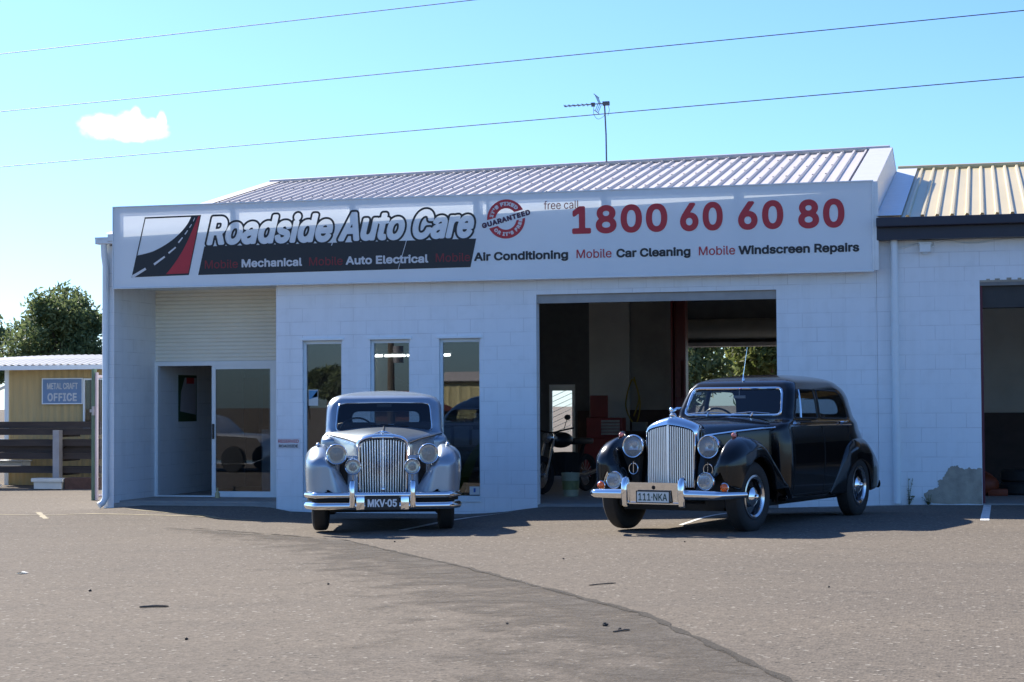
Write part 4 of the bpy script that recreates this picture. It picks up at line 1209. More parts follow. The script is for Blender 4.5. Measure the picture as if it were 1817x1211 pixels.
    prof = [(.262, .425, .955, 1.040, -.262), (.268, .418, .965, 1.052, -.292), (.286, .412, .975, 1.075, -.298), (.300, .408, .975, 1.098, -.275), (.304, .406, .972, 1.108, -.23), (.300, .406, .97, 1.106, -.12)]
    g = MB().grid([[(x, y, z) for x, z in arch_outline(w, zb, zs, zt)] for w, zb, zs, zt, y in prof]).build('grille_shell', Mt['chrome'], car, smooth=True, angle=60)
    b = MB(); o0 = arch_outline(.258, .43, .955, 1.035)
    def top_at(x): 
        xs_ = [p[0] for p in o0[8:-8]]; return float(np.interp(x, xs_, [p[1] for p in o0[8:-8]]))
    for k in range(-8, 9):
        x = k*.0300
        if k == 0: continue
        tz = top_at(x); b.tube([(x*.95, -.278+.02*abs(x)/.26, .43), (x, -.278+.02*abs(x)/.26, tz)], .0088, 8)
    b.build('grille_bar', Mt['bar_chrome'], g, smooth=True)
    MB().tube([(0, -.285, .43), (0, -.285, 1.04)], .015, 10).build('centre_bar', Mt['bar_chrome'], g, smooth=True)
    MB().prism([(x, z) for x, z in o0], -.235, -.225).build('radiator_core', Mt['under'], g)
    MB().ball((0, -.26, 1.12), (.022, .03, .022), 8).tube([(-.10, -.255, 1.105), (-.03, -.26, 1.125), (0, -.27, 1.118), (.03, -.26, 1.125), (.10, -.255, 1.105)], [.004, .011, .014, .011, .004], 8).build('mascot', Mt['chrome'], g, smooth=True)
    MB().ball((0, -.30, .475), (.022, .01, .026), 8).build('badge', Mt['chrome'], g, smooth=True)
    # bumper
    th = np.linspace(-1, 1, 61)
    path = [(.855*t, -.75+.03*t*t+.22*max(0, abs(t)-.86)**1.3/.07) for t in th]
    def blade(z0, z1):
        zc = (z0+z1)/2; h = (z1-z0)/2
        return [(-.012, zc-h*.8), (.006, zc-h), (.022, zc-h*.6), (.030, zc), (.022, zc+h*.6), (.006, zc+h), (-.012, zc+h*.8)]
    bp = MB().grid(sweep_blade(path, blade(.400, .466))).build('bumper', Mt['chrome'], car, smooth=True, angle=60)
    MB().grid(sweep_blade(path, blade(.276, .352))).build('bumper_blade', Mt['chrome'], bp, smooth=True, angle=60)
    MB().grid(sweep_blade([(x*.99, y+.03) for x, y in path], [(0, .365), (0, .415)])).build('bumper_gap', Mt['under'], bp)
    for s in (-1, 1):
        rows = []
        for z, w, d in ((.285, .030, .03), (.30, .036, .055), (.40, .037, .07), (.50, .037, .07), (.56, .035, .06), (.592, .028, .04), (.60, .01, .01)):
            rows.append([(s*.335+w*math.copysign(abs(math.cos(a))**.6, math.cos(a)), -.745-d*max(0, math.sin(a))**.7, z) for a in np.linspace(0, math.pi, 14)])
        MB().grid(rows).build('overrider', Mt['chrome'], bp, smooth=True)
        MB().box((s*.20, -.80, .272), (s*.292, -.765, .415), .01).build('plate_bracket', Mt['chrome'], bp, smooth=True)
        MB().box((s*.36-.03, -.74, .3), (s*.36+.03, -.2, .36)).build('bumper_iron', Mt['under'], bp)
    plate(car, "MKV\u00b705", -.186, .178, .285, .412, -.795, Mt['blackmetal'], mat("plate_white", (0.75, 0.76, 0.76), 0.5, var=0.03), .085)
    interior(car, .70, 1.42, 3.35, 1.13, Mt['leather'], -.34)
    # wipers, mirror, sticker
    MB().tube([(-.16, 1.235, 1.178), (-.02, 1.232, 1.195), (.02, 1.232, 1.19)], .006, 6).tube([(-.2, 1.245, 1.185), (.05, 1.245, 1.198)], .005, 6).tube([(.0, 1.235, 1.18), (.30, 1.25, 1.195)], .005, 6).build('wiper', Mt['blackmetal'], car)
    MB().box((-.09, 1.44, 1.405), (.09, 1.46, 1.445), .008).build('rear_view_mirror', Mt['blackmetal'], car)
    u = MB().box((-.60, -.3, .22), (.60, 3.8, .30)).tube([(-.7, 0, .30), (.7, 0, .30)], .035, 8).tube([(-.7, 3.05, .30), (.7, 3.05, .30)], .05, 8)
    for s in (-1, 1): u.box((s*.40, -.35, .26), (s*.64, .75, .84))
    u.build('chassis', Mt['under'], car)
    return car

# ---- black saloon
def black_saloon():
    car = thing('saloon_car', 'black vintage saloon with tall pointed chrome grille and amber indicators before the vehicle doorway', 'car', (9.29, -6.057, .075), R(-16.51), scale=1.012)
    T = [(.27, .95, 3.75, .735, .15, .15, .4, .7), (.45, .95, 4.0, .765, .15, .15, .45, .9), (.7, .95, 4.05, .782, .15, .15, .5, 1.0), (.9, .95, 3.98, .778, .15, .15, .5, 1.0), (1.04, .95, 3.86, .755, .14, .15, .5, .9),
         (1.12, 1.0, 3.80, .735, .10, .10, .5, .8), (1.175, 1.190, 3.76, .712, .085, .10, .5, .8), (1.30, 1.265, 3.68, .695, .08, .10, .46, .8), (1.42, 1.340, 3.60, .672, .08, .10, .44, .75), (1.50, 1.392, 3.52, .650, .08, .11, .43, .75), (1.565, 1.445, 3.40, .612, .10, .14, .42, .75)]
    wsc = rounded([(-.585, 1.222), (.585, 1.222), (.535, 1.512), (-.535, 1.512)], [.06, .06, .06, .06])
    rw = rounded([(-.34, 1.20), (.34, 1.20), (.32, 1.40), (-.32, 1.40)], .08)
    holes = [('windscreen', 'f', wsc), ('rear_window', 'r', rw)]
    for rg in ('s', 'S'):
        holes += [('window', rg, rounded([(1.335, 1.185), (2.02, 1.175), (2.02, 1.500), (1.52, 1.505)], [.03, .03, .04, .05])),
                  ('window', rg, rounded([(2.10, 1.175), (2.98, 1.16), (2.92, 1.36), (2.76, 1.485), (2.10, 1.50)], [.03, .07, .08, .08, .04])),
                  ('door', rg, rounded([(1.16, .34), (2.06, .34), (2.06, 1.09), (1.16, 1.09)], .04)),
                  ('door', rg, rounded([(2.075, .34), (2.52, .34), (2.62, .60), (2.85, .80), (2.90, 1.085), (2.075, 1.085)], .04))]
    doors = finish_body(car, car_body(T, (2.38, .118), holes), Mt['bent'], .009, Mt['blackmetal'], Mt['carglass'], )
    for d in doors:
        me = d.data; ys = [v.co.y for v in me.vertices]; xs = [v.co.x for v in me.vertices]; s = 1 if xs[0] > 0 else -1
        y = min(ys)+.12 if min(ys) < 2 else max(ys)-.18
        MB().tube([(s*.742, y-.06, 1.125), (s*.772, y-.05, 1.125), (s*.775, y+.05, 1.122), (s*.742, y+.06, 1.12)], .009, 8).build('door_handle', Mt['chrome'], d, smooth=True)
    # bright screen surround and wipers
    scr = [o for o in car.children if o.name.startswith('windscreen')][0]
    for ch in scr.children: ch.data.materials.clear(); ch.data.materials.append(Mt['chrome']); ch.scale = (1.0, 1.0, 1.0)
    lp = smooth_loop([tuple(v.co) for v in []] or [(p[0], 0, p[1]) for p in wsc], 0)
    ps = []
    for x, z in wsc[::2]:
        yf = float(pchip([r[0] for r in T], [r[1] for r in T], z)[0, 0]); ps.append((x*1.012, yf+.03*(x/.68)**2-.008, z+(.006 if z > 1.37 else -.006)))
    MB().tube(ps, .016, 10, closed=True).build('screen_surround', Mt['chrome'], scr, smooth=True)
    for sx in (-.30, .24):
        MB().tube([(sx, 1.195, 1.205), (sx+.02, 1.21, 1.245)], .010, 6).tube([(sx-.24, 1.222, 1.232), (sx, 1.215, 1.252), (sx+.22, 1.225, 1.236)], .006, 6).build('wiper', Mt['chrome_dull'], car)
    bk = [(-.20, .262, .60, .250, 1.04, 1.165), (0, .29, .62, .278, 1.05, 1.172), (.4, .385, .66, .37, 1.068, 1.185), (.8, .52, .74, .505, 1.09, 1.197), (1.24, .70, .86, .69, 1.11, 1.205)]
    bn = MB().grid(hood_rows(bk)).build('bonnet', Mt['bent'], car, smooth=True, angle=60)
    MB().tube([(0, -.2, 1.172), (0, .4, 1.191), (0, 1.2, 1.21)], .007, 6).build('bonnet_hinge', Mt['chrome_dull'], bn)
    for s in (-1, 1):
        MB().tube([(s*.262, -.16, 1.0), (s*.29, 0, 1.015), (s*.39, .4, 1.045), (s*.525, .8, 1.072), (s*.66, 1.08, 1.088), (s*.742, 1.2, 1.092)], .0115, 8).build('waist_moulding', Mt['chrome'], car, smooth=True)
        pts = [(s*(side_x(T, 1.100)+.006), y, 1.100-.012*(y-1.2)/1.7) for y in np.linspace(1.18, 3.0, 24)]
        MB().tube(pts, .010, 8).build('waist_moulding', Mt['chrome'], car, smooth=True)
        pts = [(s*(side_x(T, 1.145)+.004), y, 1.145-.012*(y-1.2)/1.7) for y in np.linspace(1.30, 2.95, 24)]
        MB().tube(pts, .0115, 8).build('waist_moulding', Mt['chrome'], car, smooth=True)
        MB().tube([(s*(side_x(T, z_)+.004), 1.52+.07*(z_-1.185)/.32, z_) for z_ in np.linspace(1.185, 1.50, 8)], .010, 8).build('vent_pillar', Mt['chrome'], car, smooth=True)
        # louvred bonnet side
        MB().tube([(s*.315, .06, .80), (s*.455, .62, .84)], .004, 6).build('bonnet_louvre', Mt['under'], bn)
    keys = [(-.64, .98, .675, .872, .74, .45, .50), (-.15, 1.01, .675, .878, .75, .45, .56), (.10, .985, .685, .88, .72, .45, .66), (.30, .885, .70, .88, .66, .48, .66), (.50, .735, .725, .875, .56, .54, .62), (.70, .565, .745, .86, .45, .64, .5), (.9, .41, .755, .83, .36, .69, .38), (1.02, .34, .76, .80, .32, .71, .33)]
    for s in (-1, 1):
        w = MB().grid(wing(s, keys, -.555, -.06, 1.02, 1.02, (.665, .70), (0, .37, .425), .44, pw=2.2, low=.3, pwx=3.0)).build('front_wing', Mt['bent'], car, smooth=True, angle=60)
        MB().ball((s*.66, -.20, 1.02), (.024, .045, .028), 10).build('side_lamp', mat("pale_red_lens", (0.75, 0.22, 0.18), 0.12, coat=1.0) if s == -1 else bpy.data.materials["pale_red_lens"], w, smooth=True)
        MB().tube([(s*.66, -.22, 1.045), (s*.66, -.14, 1.05), (s*.66, -.10, 1.01)], .008, 6).build('side_lamp_hood', Mt['chrome'], w, smooth=True)
        rk = [(2.30, .33, .72, .752, .30, .58, .31), (2.45, .54, .72, .775, .42, .58, .38), (2.62, .76, .72, .805, .54, .58, .45), (2.8, .89, .72, .835, .64, .57, .52), (3.05, .95, .71, .852, .68, .56, .56), (3.35, .94, .69, .852, .66, .54, .56), (3.7, .82, .66, .83, .6, .5, .5), (4.12, .55, .62, .79, .45, .45, .42)]
        MB().grid(wing(s, rk, 2.30, 2.30, 4.12, 3.35, (.64, .55), (3.05, .31, .365), .30)).build('rear_wing', Mt['bent'], car, smooth=True, angle=60)
        lamp(car, 'headlight', (s*.44, -.36, .90), .118, .22, 'lens_clear', body=Mt['bent'])
        lamp(car, 'fog_lamp', (s*.528, -.625, .552), .090, .10, 'lens_clear', body=Mt['chrome'])
        ind = MB().lathe([(.0005, -.03), (.022, -.026), (.038, -.012), (.044, .0)], 24).build('indicator', Mt['amber'], car, smooth=True)
        ind.location = (s*.712, -.575, .49)
        MB().lathe([(.044, -.004), (.050, .0), (.05, .02), (.03, .05), (.001, .06)], 24).build('indicator_base', Mt['chrome'], ind, smooth=True)
        MB().tube([(s*.44, -.33, .70+.055*0)], .01, 6) if False else None
        hp = [(s*.435+.052*math.cos(a), -.36, .665+.058*math.sin(a)) for a in np.linspace(0, 2*math.pi, 28, endpoint=False)]
        MB().tube(hp, .0055, 6, closed=True).tube([(s*.435, -.365, .61), (s*.435, -.365, .74)], .005, 6).build('horn_grille', Mt['chrome'], car, smooth=True)
        st = R(-4)
        wheel(car, s*.718, 0, R_=.372, side=s, steer=st); wheel(car, s*.742, 3.05, R_=.372, side=s)
        MB().box((s*.56, .98, .27), (s*.745, 2.45, .345), .03).build('sill', Mt['bent'], car, smooth=True)
        # bumper wings each side of the centre panel
        th = np.linspace(.36, 1, 30)
        path = [(s*.875*t, -.76+.05*t*t+.30*max(0, t-.80)**1.5/.09) for t in th]
        if s < 0: path = path[::-1]
        prof = lambda zc, h: [(-.02, zc-h*.7), (0, zc-h), (.022, zc-h*.62), (.034, zc-h*.1), (.030, zc+h*.4), (.014, zc+h*.9), (-.015, zc+h)]
        def pr(t, s=s):
            q = t if s > 0 else 1-t
            return prof(.418-.004*q, .048*(1-.35*q**3))
        bp = MB().grid(sweep_blade(path, pr)).build('bumper', Mt['chrome'], car, smooth=True, angle=60)
        rows = []
        for z, w_, d in ((.285, .026, .02), (.30, .036, .05), (.40, .040, .075), (.50, .040, .075), (.555, .036, .062), (.585, .026, .04), (.595, .008, .01)):
            rows.append([(s*.325+w_*math.copysign(abs(math.cos(a))**.6, math.cos(a)), -.745-d*max(0, math.sin(a))**.7, z) for a in np.linspace(0, math.pi, 14)])
        MB().grid(rows).build('overrider', Mt['chrome'], bp, smooth=True)
        MB().box((s*.36-.03, -.74, .36), (s*.36+.03, -.2, .42)).build('bumper_iron', Mt['under'], bp)
    for s in (-1, 1):
        MB().grid([[(s*x, -.10-.14*(1-(x/.66)**2)-.03*k, .92-.13*k) for x in np.linspace(.275, .64, 14)] for k in range(5)]).build('front_apron', Mt['bent'], car, smooth=True)
    # number plate carrier
    pc = MB().box((-.285, -.765, .525), (.285, -.75, .538)).box((-.285, -.765, .315), (.285, -.75, .328)).prism([(-.742, .328), (-.738, .328), (-.762, .525), (-.766, .525)], -.285, .285, 'yz').build('plate_carrier', Mt['chrome'], car)
    MB().lathe([(.0005, -.012), (.018, -.010), (.022, .0)], 20, at=(0, -.760, .488)).build('starter_hole', Mt['under'], pc)
    plate(car, "111\u00b7NKA", -.185, .185, .335, .445, -.775, mat("plate_cream", (0.62, 0.66, 0.64), 0.5, var=0.04), mat("plate_green", (0.01, 0.05, 0.035), 0.5), .075, bold=.02)
    # grille: two leaning faces meeting in a vee, sharp shoulders
    def outl(w, zb, zs, zp):
        top = [(-w, zs), (-w*.93, zs+(zp-zs)*.34), (-w*.72, zs+(zp-zs)*.60), (-w*.36, zs+(zp-zs)*.84), (0, zp), (w*.36, zs+(zp-zs)*.84), (w*.72, zs+(zp-zs)*.60), (w*.93, zs+(zp-zs)*.34), (w, zs)]
        tp = [tuple(p) for p in np.vstack([spline(top[:5], 16), spline(top[4:], 16)[1:]])]
        return [(-w*.95, zb)]+[(-w*(.95+.05*t), zb+(zs-zb)*t) for t in np.linspace(.1, .95, 8)]+tp+[(w*(.95+.05*t), zb+(zs-zb)*t) for t in np.linspace(.95, .1, 8)]+[(w*.95, zb)]
    vee = lambda x: .055*abs(x)/.28
    pf = [(.272, .475, 1.035, 1.125, -.385), (.276, .470, 1.042, 1.135, -.410), (.288, .466, 1.055, 1.165, -.405), (.296, .464, 1.066, 1.205, -.365), (.298, .464, 1.068, 1.222, -.31), (.29, .464, 1.066, 1.215, -.19), (.275, .464, 1.06, 1.19, -.12)]
    g = MB().grid([[(x, y+vee(x), z) for x, z in outl(*q, )] for *q, y in pf]).build('grille_shell', Mt['chrome'], car, smooth=True, angle=60)
    o0 = outl(.27, .48, 1.03, 1.12); xs_ = [p[0] for p in o0[9:-9]]; zs_ = [p[1] for p in o0[9:-9]]
    b = MB()
    for k in range(-11, 12):
        if k == 0: continue
        x = k*.0232; tz = float(np.interp(x, xs_, zs_))
        b.box((x-.0068, -.402+vee(x), .475), (x+.0068, -.385+vee(x), tz), .002)
    b.build('grille_bar', Mt['bar_chrome'], g)
    MB().tube([(0, -.408, .472), (0, -.408, 1.13)], .012, 8).build('centre_bar', Mt['bar_chrome'], g, smooth=True)
    MB().add([(x, -.355+vee(x), z) for x, z in o0], [tuple(range(len(o0)))]).build('radiator_core', Mt['under'], g)
    mz = 1.222
    mas = MB().lathe([(.034, 0), (.036, .01), (.022, .02), (.012, .035), (.001, .04)], 20, 'z', at=(0, -.30, mz))
    mas.ball((0, -.325, mz+.062), (.020, .030, .028), 8)
    for s in (-1, 1): mas.tube([(s*.008, -.32, mz+.05), (s*.035, -.27, mz+.075), (s*.055, -.20, mz+.085)], [.010, .018, .006], 8)
    mas.build('mascot', Mt['chrome'], g, smooth=True)
    interior(car, .66, 1.36, 3.3, 1.15, Mt['leather'], -.33)
    MB().box((-.075, 1.44, 1.405), (.075, 1.455, 1.44), .008).tube([(0, 1.44, 1.44), (0, 1.45, 1.52)], .006, 6).build('rear_view_mirror', Mt['steel_pale'], car)
    MB().lathe([(.018, 0), (.016, .03), (.006, .05), (.005, .09)], 12, 'z', at=(0, 1.56, 1.600)).tube([(0, 1.56, 1.67), (.035, 1.60, 1.99)], [.004, .002], 6).build('aerial', Mt['chrome'], car, smooth=True)
    mr = MB().ball((-.62+1.24*0, 1.0, 1.205), (.045, .03, .045), 10)
    mr.tube([(-.62, 1.0, 1.16), (-.62, 1.0, 1.12)], .008, 6)
    mr.build('wing_mirror', Mt['chrome'], car, smooth=True)
    MB().box((-.525, 1.400, 1.45), (-.455, 1.404, 1.48)).build('screen_sticker', Mt['plastic'], car)
    MB().grid(sweep_blade([(.72*t, 4.15-.12*t*t) for t in np.linspace(1, -1, 31)], [(-.01, .30), (.02, .315), (.03, .35), (.02, .385), (-.01, .40)])).build('rear_bumper', Mt['chrome'], car, smooth=True)
    u = MB().box((-.58, -.3, .23), (.58, 3.8, .30)).tube([(-.7, 0, .31), (.7, 0, .31)], .035, 8).tube([(-.7, 3.05, .31), (.7, 3.05, .31)], .05, 8)
    for s in (-1, 1): u.box((s*.38, -.33, .27), (s*.62, .75, .86)); u.box((s*.34, 2.6, .3), (s*.60, 3.5, .8))
    u.build('chassis', Mt['under'], car)
    return car
silver_saloon()
black_saloon()
# ---------------------------------------------------------------- trees and plants
def leaf_mat(name, a, b):
    m = mat(name, a, 0.55, spec=0.3)
    nt = m.node_tree; N, L = nt.nodes, nt.links; bs = N['Principled BSDF']
    oi = N.new('ShaderNodeNewGeometry'); mx = N.new('ShaderNodeMix'); mx.data_type = 'RGBA'
    mx.inputs['A'].default_value = (*a, 1); mx.inputs['B'].default_value = (*b, 1)
    L.new(oi.outputs['Random Per Island'], mx.inputs['Factor']); L.new(mx.outputs['Result'], bs.inputs['Base Color'])
    tl = N.new('ShaderNodeBsdfTranslucent'); L.new(mx.outputs['Result'], tl.inputs['Color'])
    ms = N.new('ShaderNodeMixShader'); ms.inputs['Fac'].default_value = 0.42
    L.new(bs.outputs[0], ms.inputs[1]); L.new(tl.outputs[0], ms.inputs[2]); L.new(ms.outputs[0], N['Material Output'].inputs['Surface'])
    return m
LEAF = leaf_mat("dark_leaf", (0.08, 0.12, 0.045), (0.22, 0.26, 0.11))
LEAF2 = leaf_mat("olive_leaf", (0.07, 0.10, 0.025), (0.20, 0.22, 0.07))

def tree(name, label, base, crown, rad, n=7000, leaf=.16, seed=1, lm=LEAF, group=None, lobes=16):
    r = np.random.default_rng(seed); base = np.array(base, float); c = np.array(crown, float); rad = np.array(rad, float)
    t = thing(name, label, 'tree', tuple(base), 0, group)
    cl = c-base
    tr = MB()
    top = cl+np.array([0, 0, rad[2]*.3])
    pts = [np.zeros(3), top*.3+r.normal(0, .1, 3), top*.65+r.normal(0, .15, 3), top]
    h = np.linalg.norm(top)
    tr.tube(spline(pts, 12), list(np.linspace(.055*h*.75, .012*h, 12)), 8)
    # clump centres: uneven, biased to the shell
    d = r.normal(size=(lobes*3, 3)); d /= np.linalg.norm(d, axis=1)[:, None]; d[:, 2] = np.where(d[:, 2] < -.55, -d[:, 2], d[:, 2])
    cen = cl+d*rad*(r.uniform(.35, .92, (lobes*3, 1)))
    for k in range(0, lobes, 1):
        a = pts[1]+(pts[3]-pts[1])*r.uniform(.1, .8); mid = (a+cen[k])/2+np.array([0, 0, -.1*h*.2])
        tr.tube(spline([a, mid, cen[k]], 7), list(np.linspace(.016*h, .004*h, 7)), 5)
    tr.build('trunk', Mt['bark'], t, smooth=True)
    sz = r.uniform(.16, .36, len(cen))*rad.mean()
    w = sz**2; idx = r.choice(len(cen), n, p=w/w.sum())
    dd = r.normal(size=(n, 3)); dd /= np.linalg.norm(dd, axis=1)[:, None]
    P = cen[idx]+dd*(sz[idx]*r.uniform(.15, 1.0, n)**.5)[:, None]*np.array([1.15, 1.15, .8])
    P += r.normal(0, .04*rad.mean(), (n, 3))
    u = r.normal(size=(n, 3)); u /= np.linalg.norm(u, axis=1)[:, None]
    v = np.cross(u, r.normal(size=(n, 3))); v /= np.linalg.norm(v, axis=1)[:, None]
    s = leaf*r.uniform(.6, 1.4, n)[:, None]
    bend = np.cross(u, v)*s*.25
    A, B, C_, D = P-u*s, P+v*s*.45+bend, P+u*s, P-v*s*.45+bend
    V = np.stack([A, B, C_, D], 1).reshape(-1, 3)
    me = bpy.data.meshes.new('crown'); me.from_pydata(V.tolist(), [], np.arange(4*n).reshape(-1, 4).tolist())
    link('crown', me, lm, t)
    return t
tree('tree', 'broad dark green tree above the middle of the tan shed roof', (-27.4, 50, -.3), (-27.8, 50, 3.9), (2.7, 2.6, 3.1), 15000, .125, 3, group='trees behind the shed')
tree('tree', 'dark tree cut off by the left edge of the picture', (-33.6, 52, -.3), (-33.6, 52, 3.3), (2.3, 2.2, 2.9), 11000, .125, 4, group='trees behind the shed')
tree('tree', 'low bushy tree filling the gap over the shed roof', (-30.4, 55, -.3), (-30.4, 55, 2.5), (2.2, 2.0, 2.2), 8000, .12, 5, group='trees behind the shed')
tree('tree', 'dark tree partly hidden behind the white corner downpipe', (-23.6, 52, -.3), (-24.0, 52, 2.7), (2.4, 2.4, 2.3), 9000, .125, 6, group='trees behind the shed')
tree('tree', 'sunlit olive tree framed by the rear doorway above the black car roof', (6.6, 28, -.3), (6.5, 28, 2.8), (1.5, 1.4, 1.9), 5000, .12, 7, LEAF2, group='trees seen through the garage')
tree('tree', 'dark leafy tree with sky gaps beside the red lift post', (4.6, 26.5, -.3), (4.5, 26.5, 2.4), (.9, 1.0, 1.8), 2000, .12, 8, group='trees seen through the garage')
tree('tree', 'tree behind the other trees in the rear doorway', (5.4, 33, -.3), (5.4, 33, 3.2), (2.6, 1.8, 2.6), 3000, .15, 9, group='trees seen through the garage')
tree('bush', 'small green bush glimpsed through the screen door', (.6, 22, -.3), (.6, 22, .5), (.8, .7, .75), 2200, .08, 10, LEAF2)

def weed(label, at, h, seed):
    r = random.Random(seed); t = thing('weed', label, 'plant', at, 0, 'weeds along the wall base')
    st_ = MB(); lv = MB()
    for k in range(7):
        a = r.uniform(0, 6.28); q = r.uniform(.3, 1)*h
        p = [(0, 0, 0), (math.cos(a)*.03, math.sin(a)*.02-.01, q*.5), (math.cos(a)*.07*r.uniform(.6, 1.4), math.sin(a)*.03-.015, q)]
        st_.tube(p, [.004, .003, .002], 5)
        for j in range(9):
            z = q*(.15+.85*j/9); b = r.uniform(0, 6.28); f = j/9
            c = Vector((math.cos(a)*.07*f, math.sin(a)*.03*f-.01, z)); s = r.uniform(.018, .04); u = Vector((math.cos(b), math.sin(b)*.5-.2, r.uniform(-.3, .5))).normalized()
            v = u.cross(Vector((0, 0, 1))).normalized()
            lv.add([c, c+u*s*.6+v*s*.4, c+u*s*1.4, c+u*s*.6-v*s*.4], [(0, 1, 2, 3)])
    st_.build('stem', LEAF2, t); lv.build('foliage', LEAF2, t)
weed('tall thin green weed against the wall right of the white downpipe', (11.42, -.04, .03), .42, 1)
weed('short bushy weed at the left end of the grey cement patch', (11.68, -.05, .03), .17, 2)

# ---------------------------------------------------------------- yard on the left
sh = thing('site_office', 'tan clad site shed with curved white roof, behind the steel rack', 'shed', (-7.4, 9, -.2))
def shp(o): o.parent = sh; o.matrix_parent_inverse = Matrix.Translation((7.4, -9, .2)); return o
rows = []
for k in range(0, 161):
    x = -7.35+k*.04; rows.append([(x, 9+.010*((k % 4) in (1, 2)), -.2), (x, 9+.010*((k % 4) in (1, 2)), 2.26)])
shp(MB().grid(rows).build('wall', Mt['tan']))
shp(MB().box((-7.44, 8.97, -.2), (-7.35, 9.06, 2.26)).build('corner_post', Mt['frame']))
shp(MB().box((-7.35, 9.02, -.2), (-7.30, 12, 2.26)).build('side_wall', Mt['tan']))
rows = []
for i in range(0, 241):
    x = -8.7+i*.04; h = .018*math.sin(i*math.pi/2)
    zt = 2.56-.012*(x+6.6)**2
    rows.append([(x, 8.6, 2.31+h-.004*(x+6.6)**2), (x, 9.4, 2.31+(zt-2.31)*.55+h), (x, 10.6, zt+h), (x, 12.5, zt-.15+h)])
shp(MB().grid(rows).build('roof', mat("white_corrugated", (0.42, 0.42, 0.41), 0.5, 0.1, var=0.06), smooth=True, angle=60))
shp(MB().box((-8.7, 8.56, 2.21), (.9, 8.62, 2.30)).build('gutter', Mt['frame']))
shp(MB().box((-5.62, 8.94, .98), (-5.585, 8.99, 2.03)).box((-4.7, 8.94, .98), (-4.665, 8.99, 2.03)).box((-5.585, 8.94, .98), (-4.7, 8.99, 1.015)).box((-5.585, 8.94, 1.995), (-4.7, 8.99, 2.03)).build('window', Mt['frame']))
shp(MB().box((-5.585, 8.965, 1.015), (-4.7, 8.975, 1.995)).build('pane', Mt['glass']))
for x in (-5.45, -5.25, -5.05): shp(MB().tube([(x, 8.93, 1.0), (x, 8.93, 2.0)], .008, 6).build('window_bar', Mt['blackmetal']))
MB().box((-9.4, 9.2, -.2), (-9.32, 9.28, 2.2)).tube([(-9.36, 9.2, 1.1), (-7.5, 9.2, 1.9)], .03, 6).box((-9.4, 9.2, .7), (-7.44, 9.25, .78)).build('carport_frame', Mt['frame'], None)
tag(bpy.data.objects['carport_frame'], 'white open frame standing left of the tan shed', 'frame')
sb = thing('office_sign', 'faded blue METAL CRAFT OFFICE sign on the tan shed wall', 'sign', (-6.1, 8.95, 1.77))
def sp(o): o.parent = sb; o.matrix_parent_inverse = Matrix.Translation((6.1, -8.95, -1.77)); return o
sp(MB().box((-6.56, 8.94, 1.50), (-5.63, 8.965, 2.04), .01).build('sign_board', mat("faded_blue", (0.16, 0.26, 0.42), 0.6, var=0.08)))
m = MB()
for a, b in (((-6.56, 8.936, 2.02), (-5.63, 8.945, 2.04)), ((-6.56, 8.936, 1.50), (-5.63, 8.945, 1.52)), ((-6.56, 8.936, 1.52), (-6.54, 8.945, 2.02)), ((-5.65, 8.936, 1.52), (-5.63, 8.945, 2.02))): m.box(a, b)
sp(m.build('border', Mt['white'])); PW = mat("faded_lettering", (0.55, 0.58, 0.60), 0.6, var=0.1)
sp(lettering('sign_lettering', "METAL CRAFT", -6.44, -5.74, 1.81, .13, 8.935, PW, bold=.03)); sp(lettering('sign_lettering', "OFFICE", -6.43, -5.76, 1.56, .17, 8.935, PW, bold=.055, spacing=1.1))

def rack():
    t = thing('steel_rack', 'pale upright holding rows of stored steel in front of the tan shed', 'rack', (-5.4, 7.5, -.18))
    def rp(o): o.parent = t; o.matrix_parent_inverse = Matrix.Translation((5.4, -7.5, .18)); return o
    rp(MB().box((-5.46, 7.36, -.18), (-5.32, 7.50, .98)).build('post', Mt['steel_pale']))
    rp(MB().box((-8.3, 7.40, -.18), (-8.18, 7.5, .98)).build('post', Mt['steel_pale']))
    rp(MB().box((-3.2, 7.40, -.18), (-3.08, 7.5, .98)).build('post', Mt['steel_pale']))
    for z in (.12, .40, .66, .88):
        for x in (-5.42, -8.26, -3.16): rp(MB().box((x, 7.5, z-.04), (x+.07, 8.3, z)).build('arm', Mt['steel']))
rack()
bar = MB().box((-2.2, -.05, 0), (2.2, .05, .015)).box((-2.2, -.05, .015), (2.2, -.038, .115)).box((-2.2, -.05, .115), (2.2, .05, .13)).build('steel_length', Mt['steel'])
bar.location = (-6.4, 7.62, .885); tag(bar, 'rusty steel length on the top arm of the rack', 'steel bar', 'steel lengths on the rack')
spots = [(-6.1, 7.80, .885, 'steel length lying behind another on the top arm'), (-3.4, 7.66, .885, 'steel length on the top arm right of the pale post'), (-6.5, 7.60, .665, 'steel length on the second arm from the top'), (-6.2, 7.75, .665, 'steel length at the back of the second arm'),
         (-3.6, 7.66, .665, 'steel length on the second arm right of the pale post'), (-6.4, 7.60, .405, 'steel length on the third arm from the top'), (-6.0, 7.8, .405, 'steel length at the back of the third arm'), (-3.3, 7.64, .405, 'steel length on the third arm right of the pale post'),
         (-6.6, 7.62, .125, 'steel length on the lowest arm of the rack'), (-3.5, 7.66, .125, 'steel length on the lowest arm right of the pale post'), (-6.3, 7.9, .125, 'steel length at the back of the lowest arm')]
for arm, z in (('top', 1.02), ('third', .54)):
    spots += [(-6.25, 7.70, z, 'upper steel length of the stack on the %s arm' % arm), (-3.25, 7.74, z, 'upper steel length on the %s arm right of the pale post' % arm)]
for i, (x, y, z, lb) in enumerate(spots):
    c = bar.copy(); COL.objects.link(c); c.location = (x, y, z); c['label'] = lb; c.rotation_euler = (0, 0, R(((i*37) % 7-3)*.5))
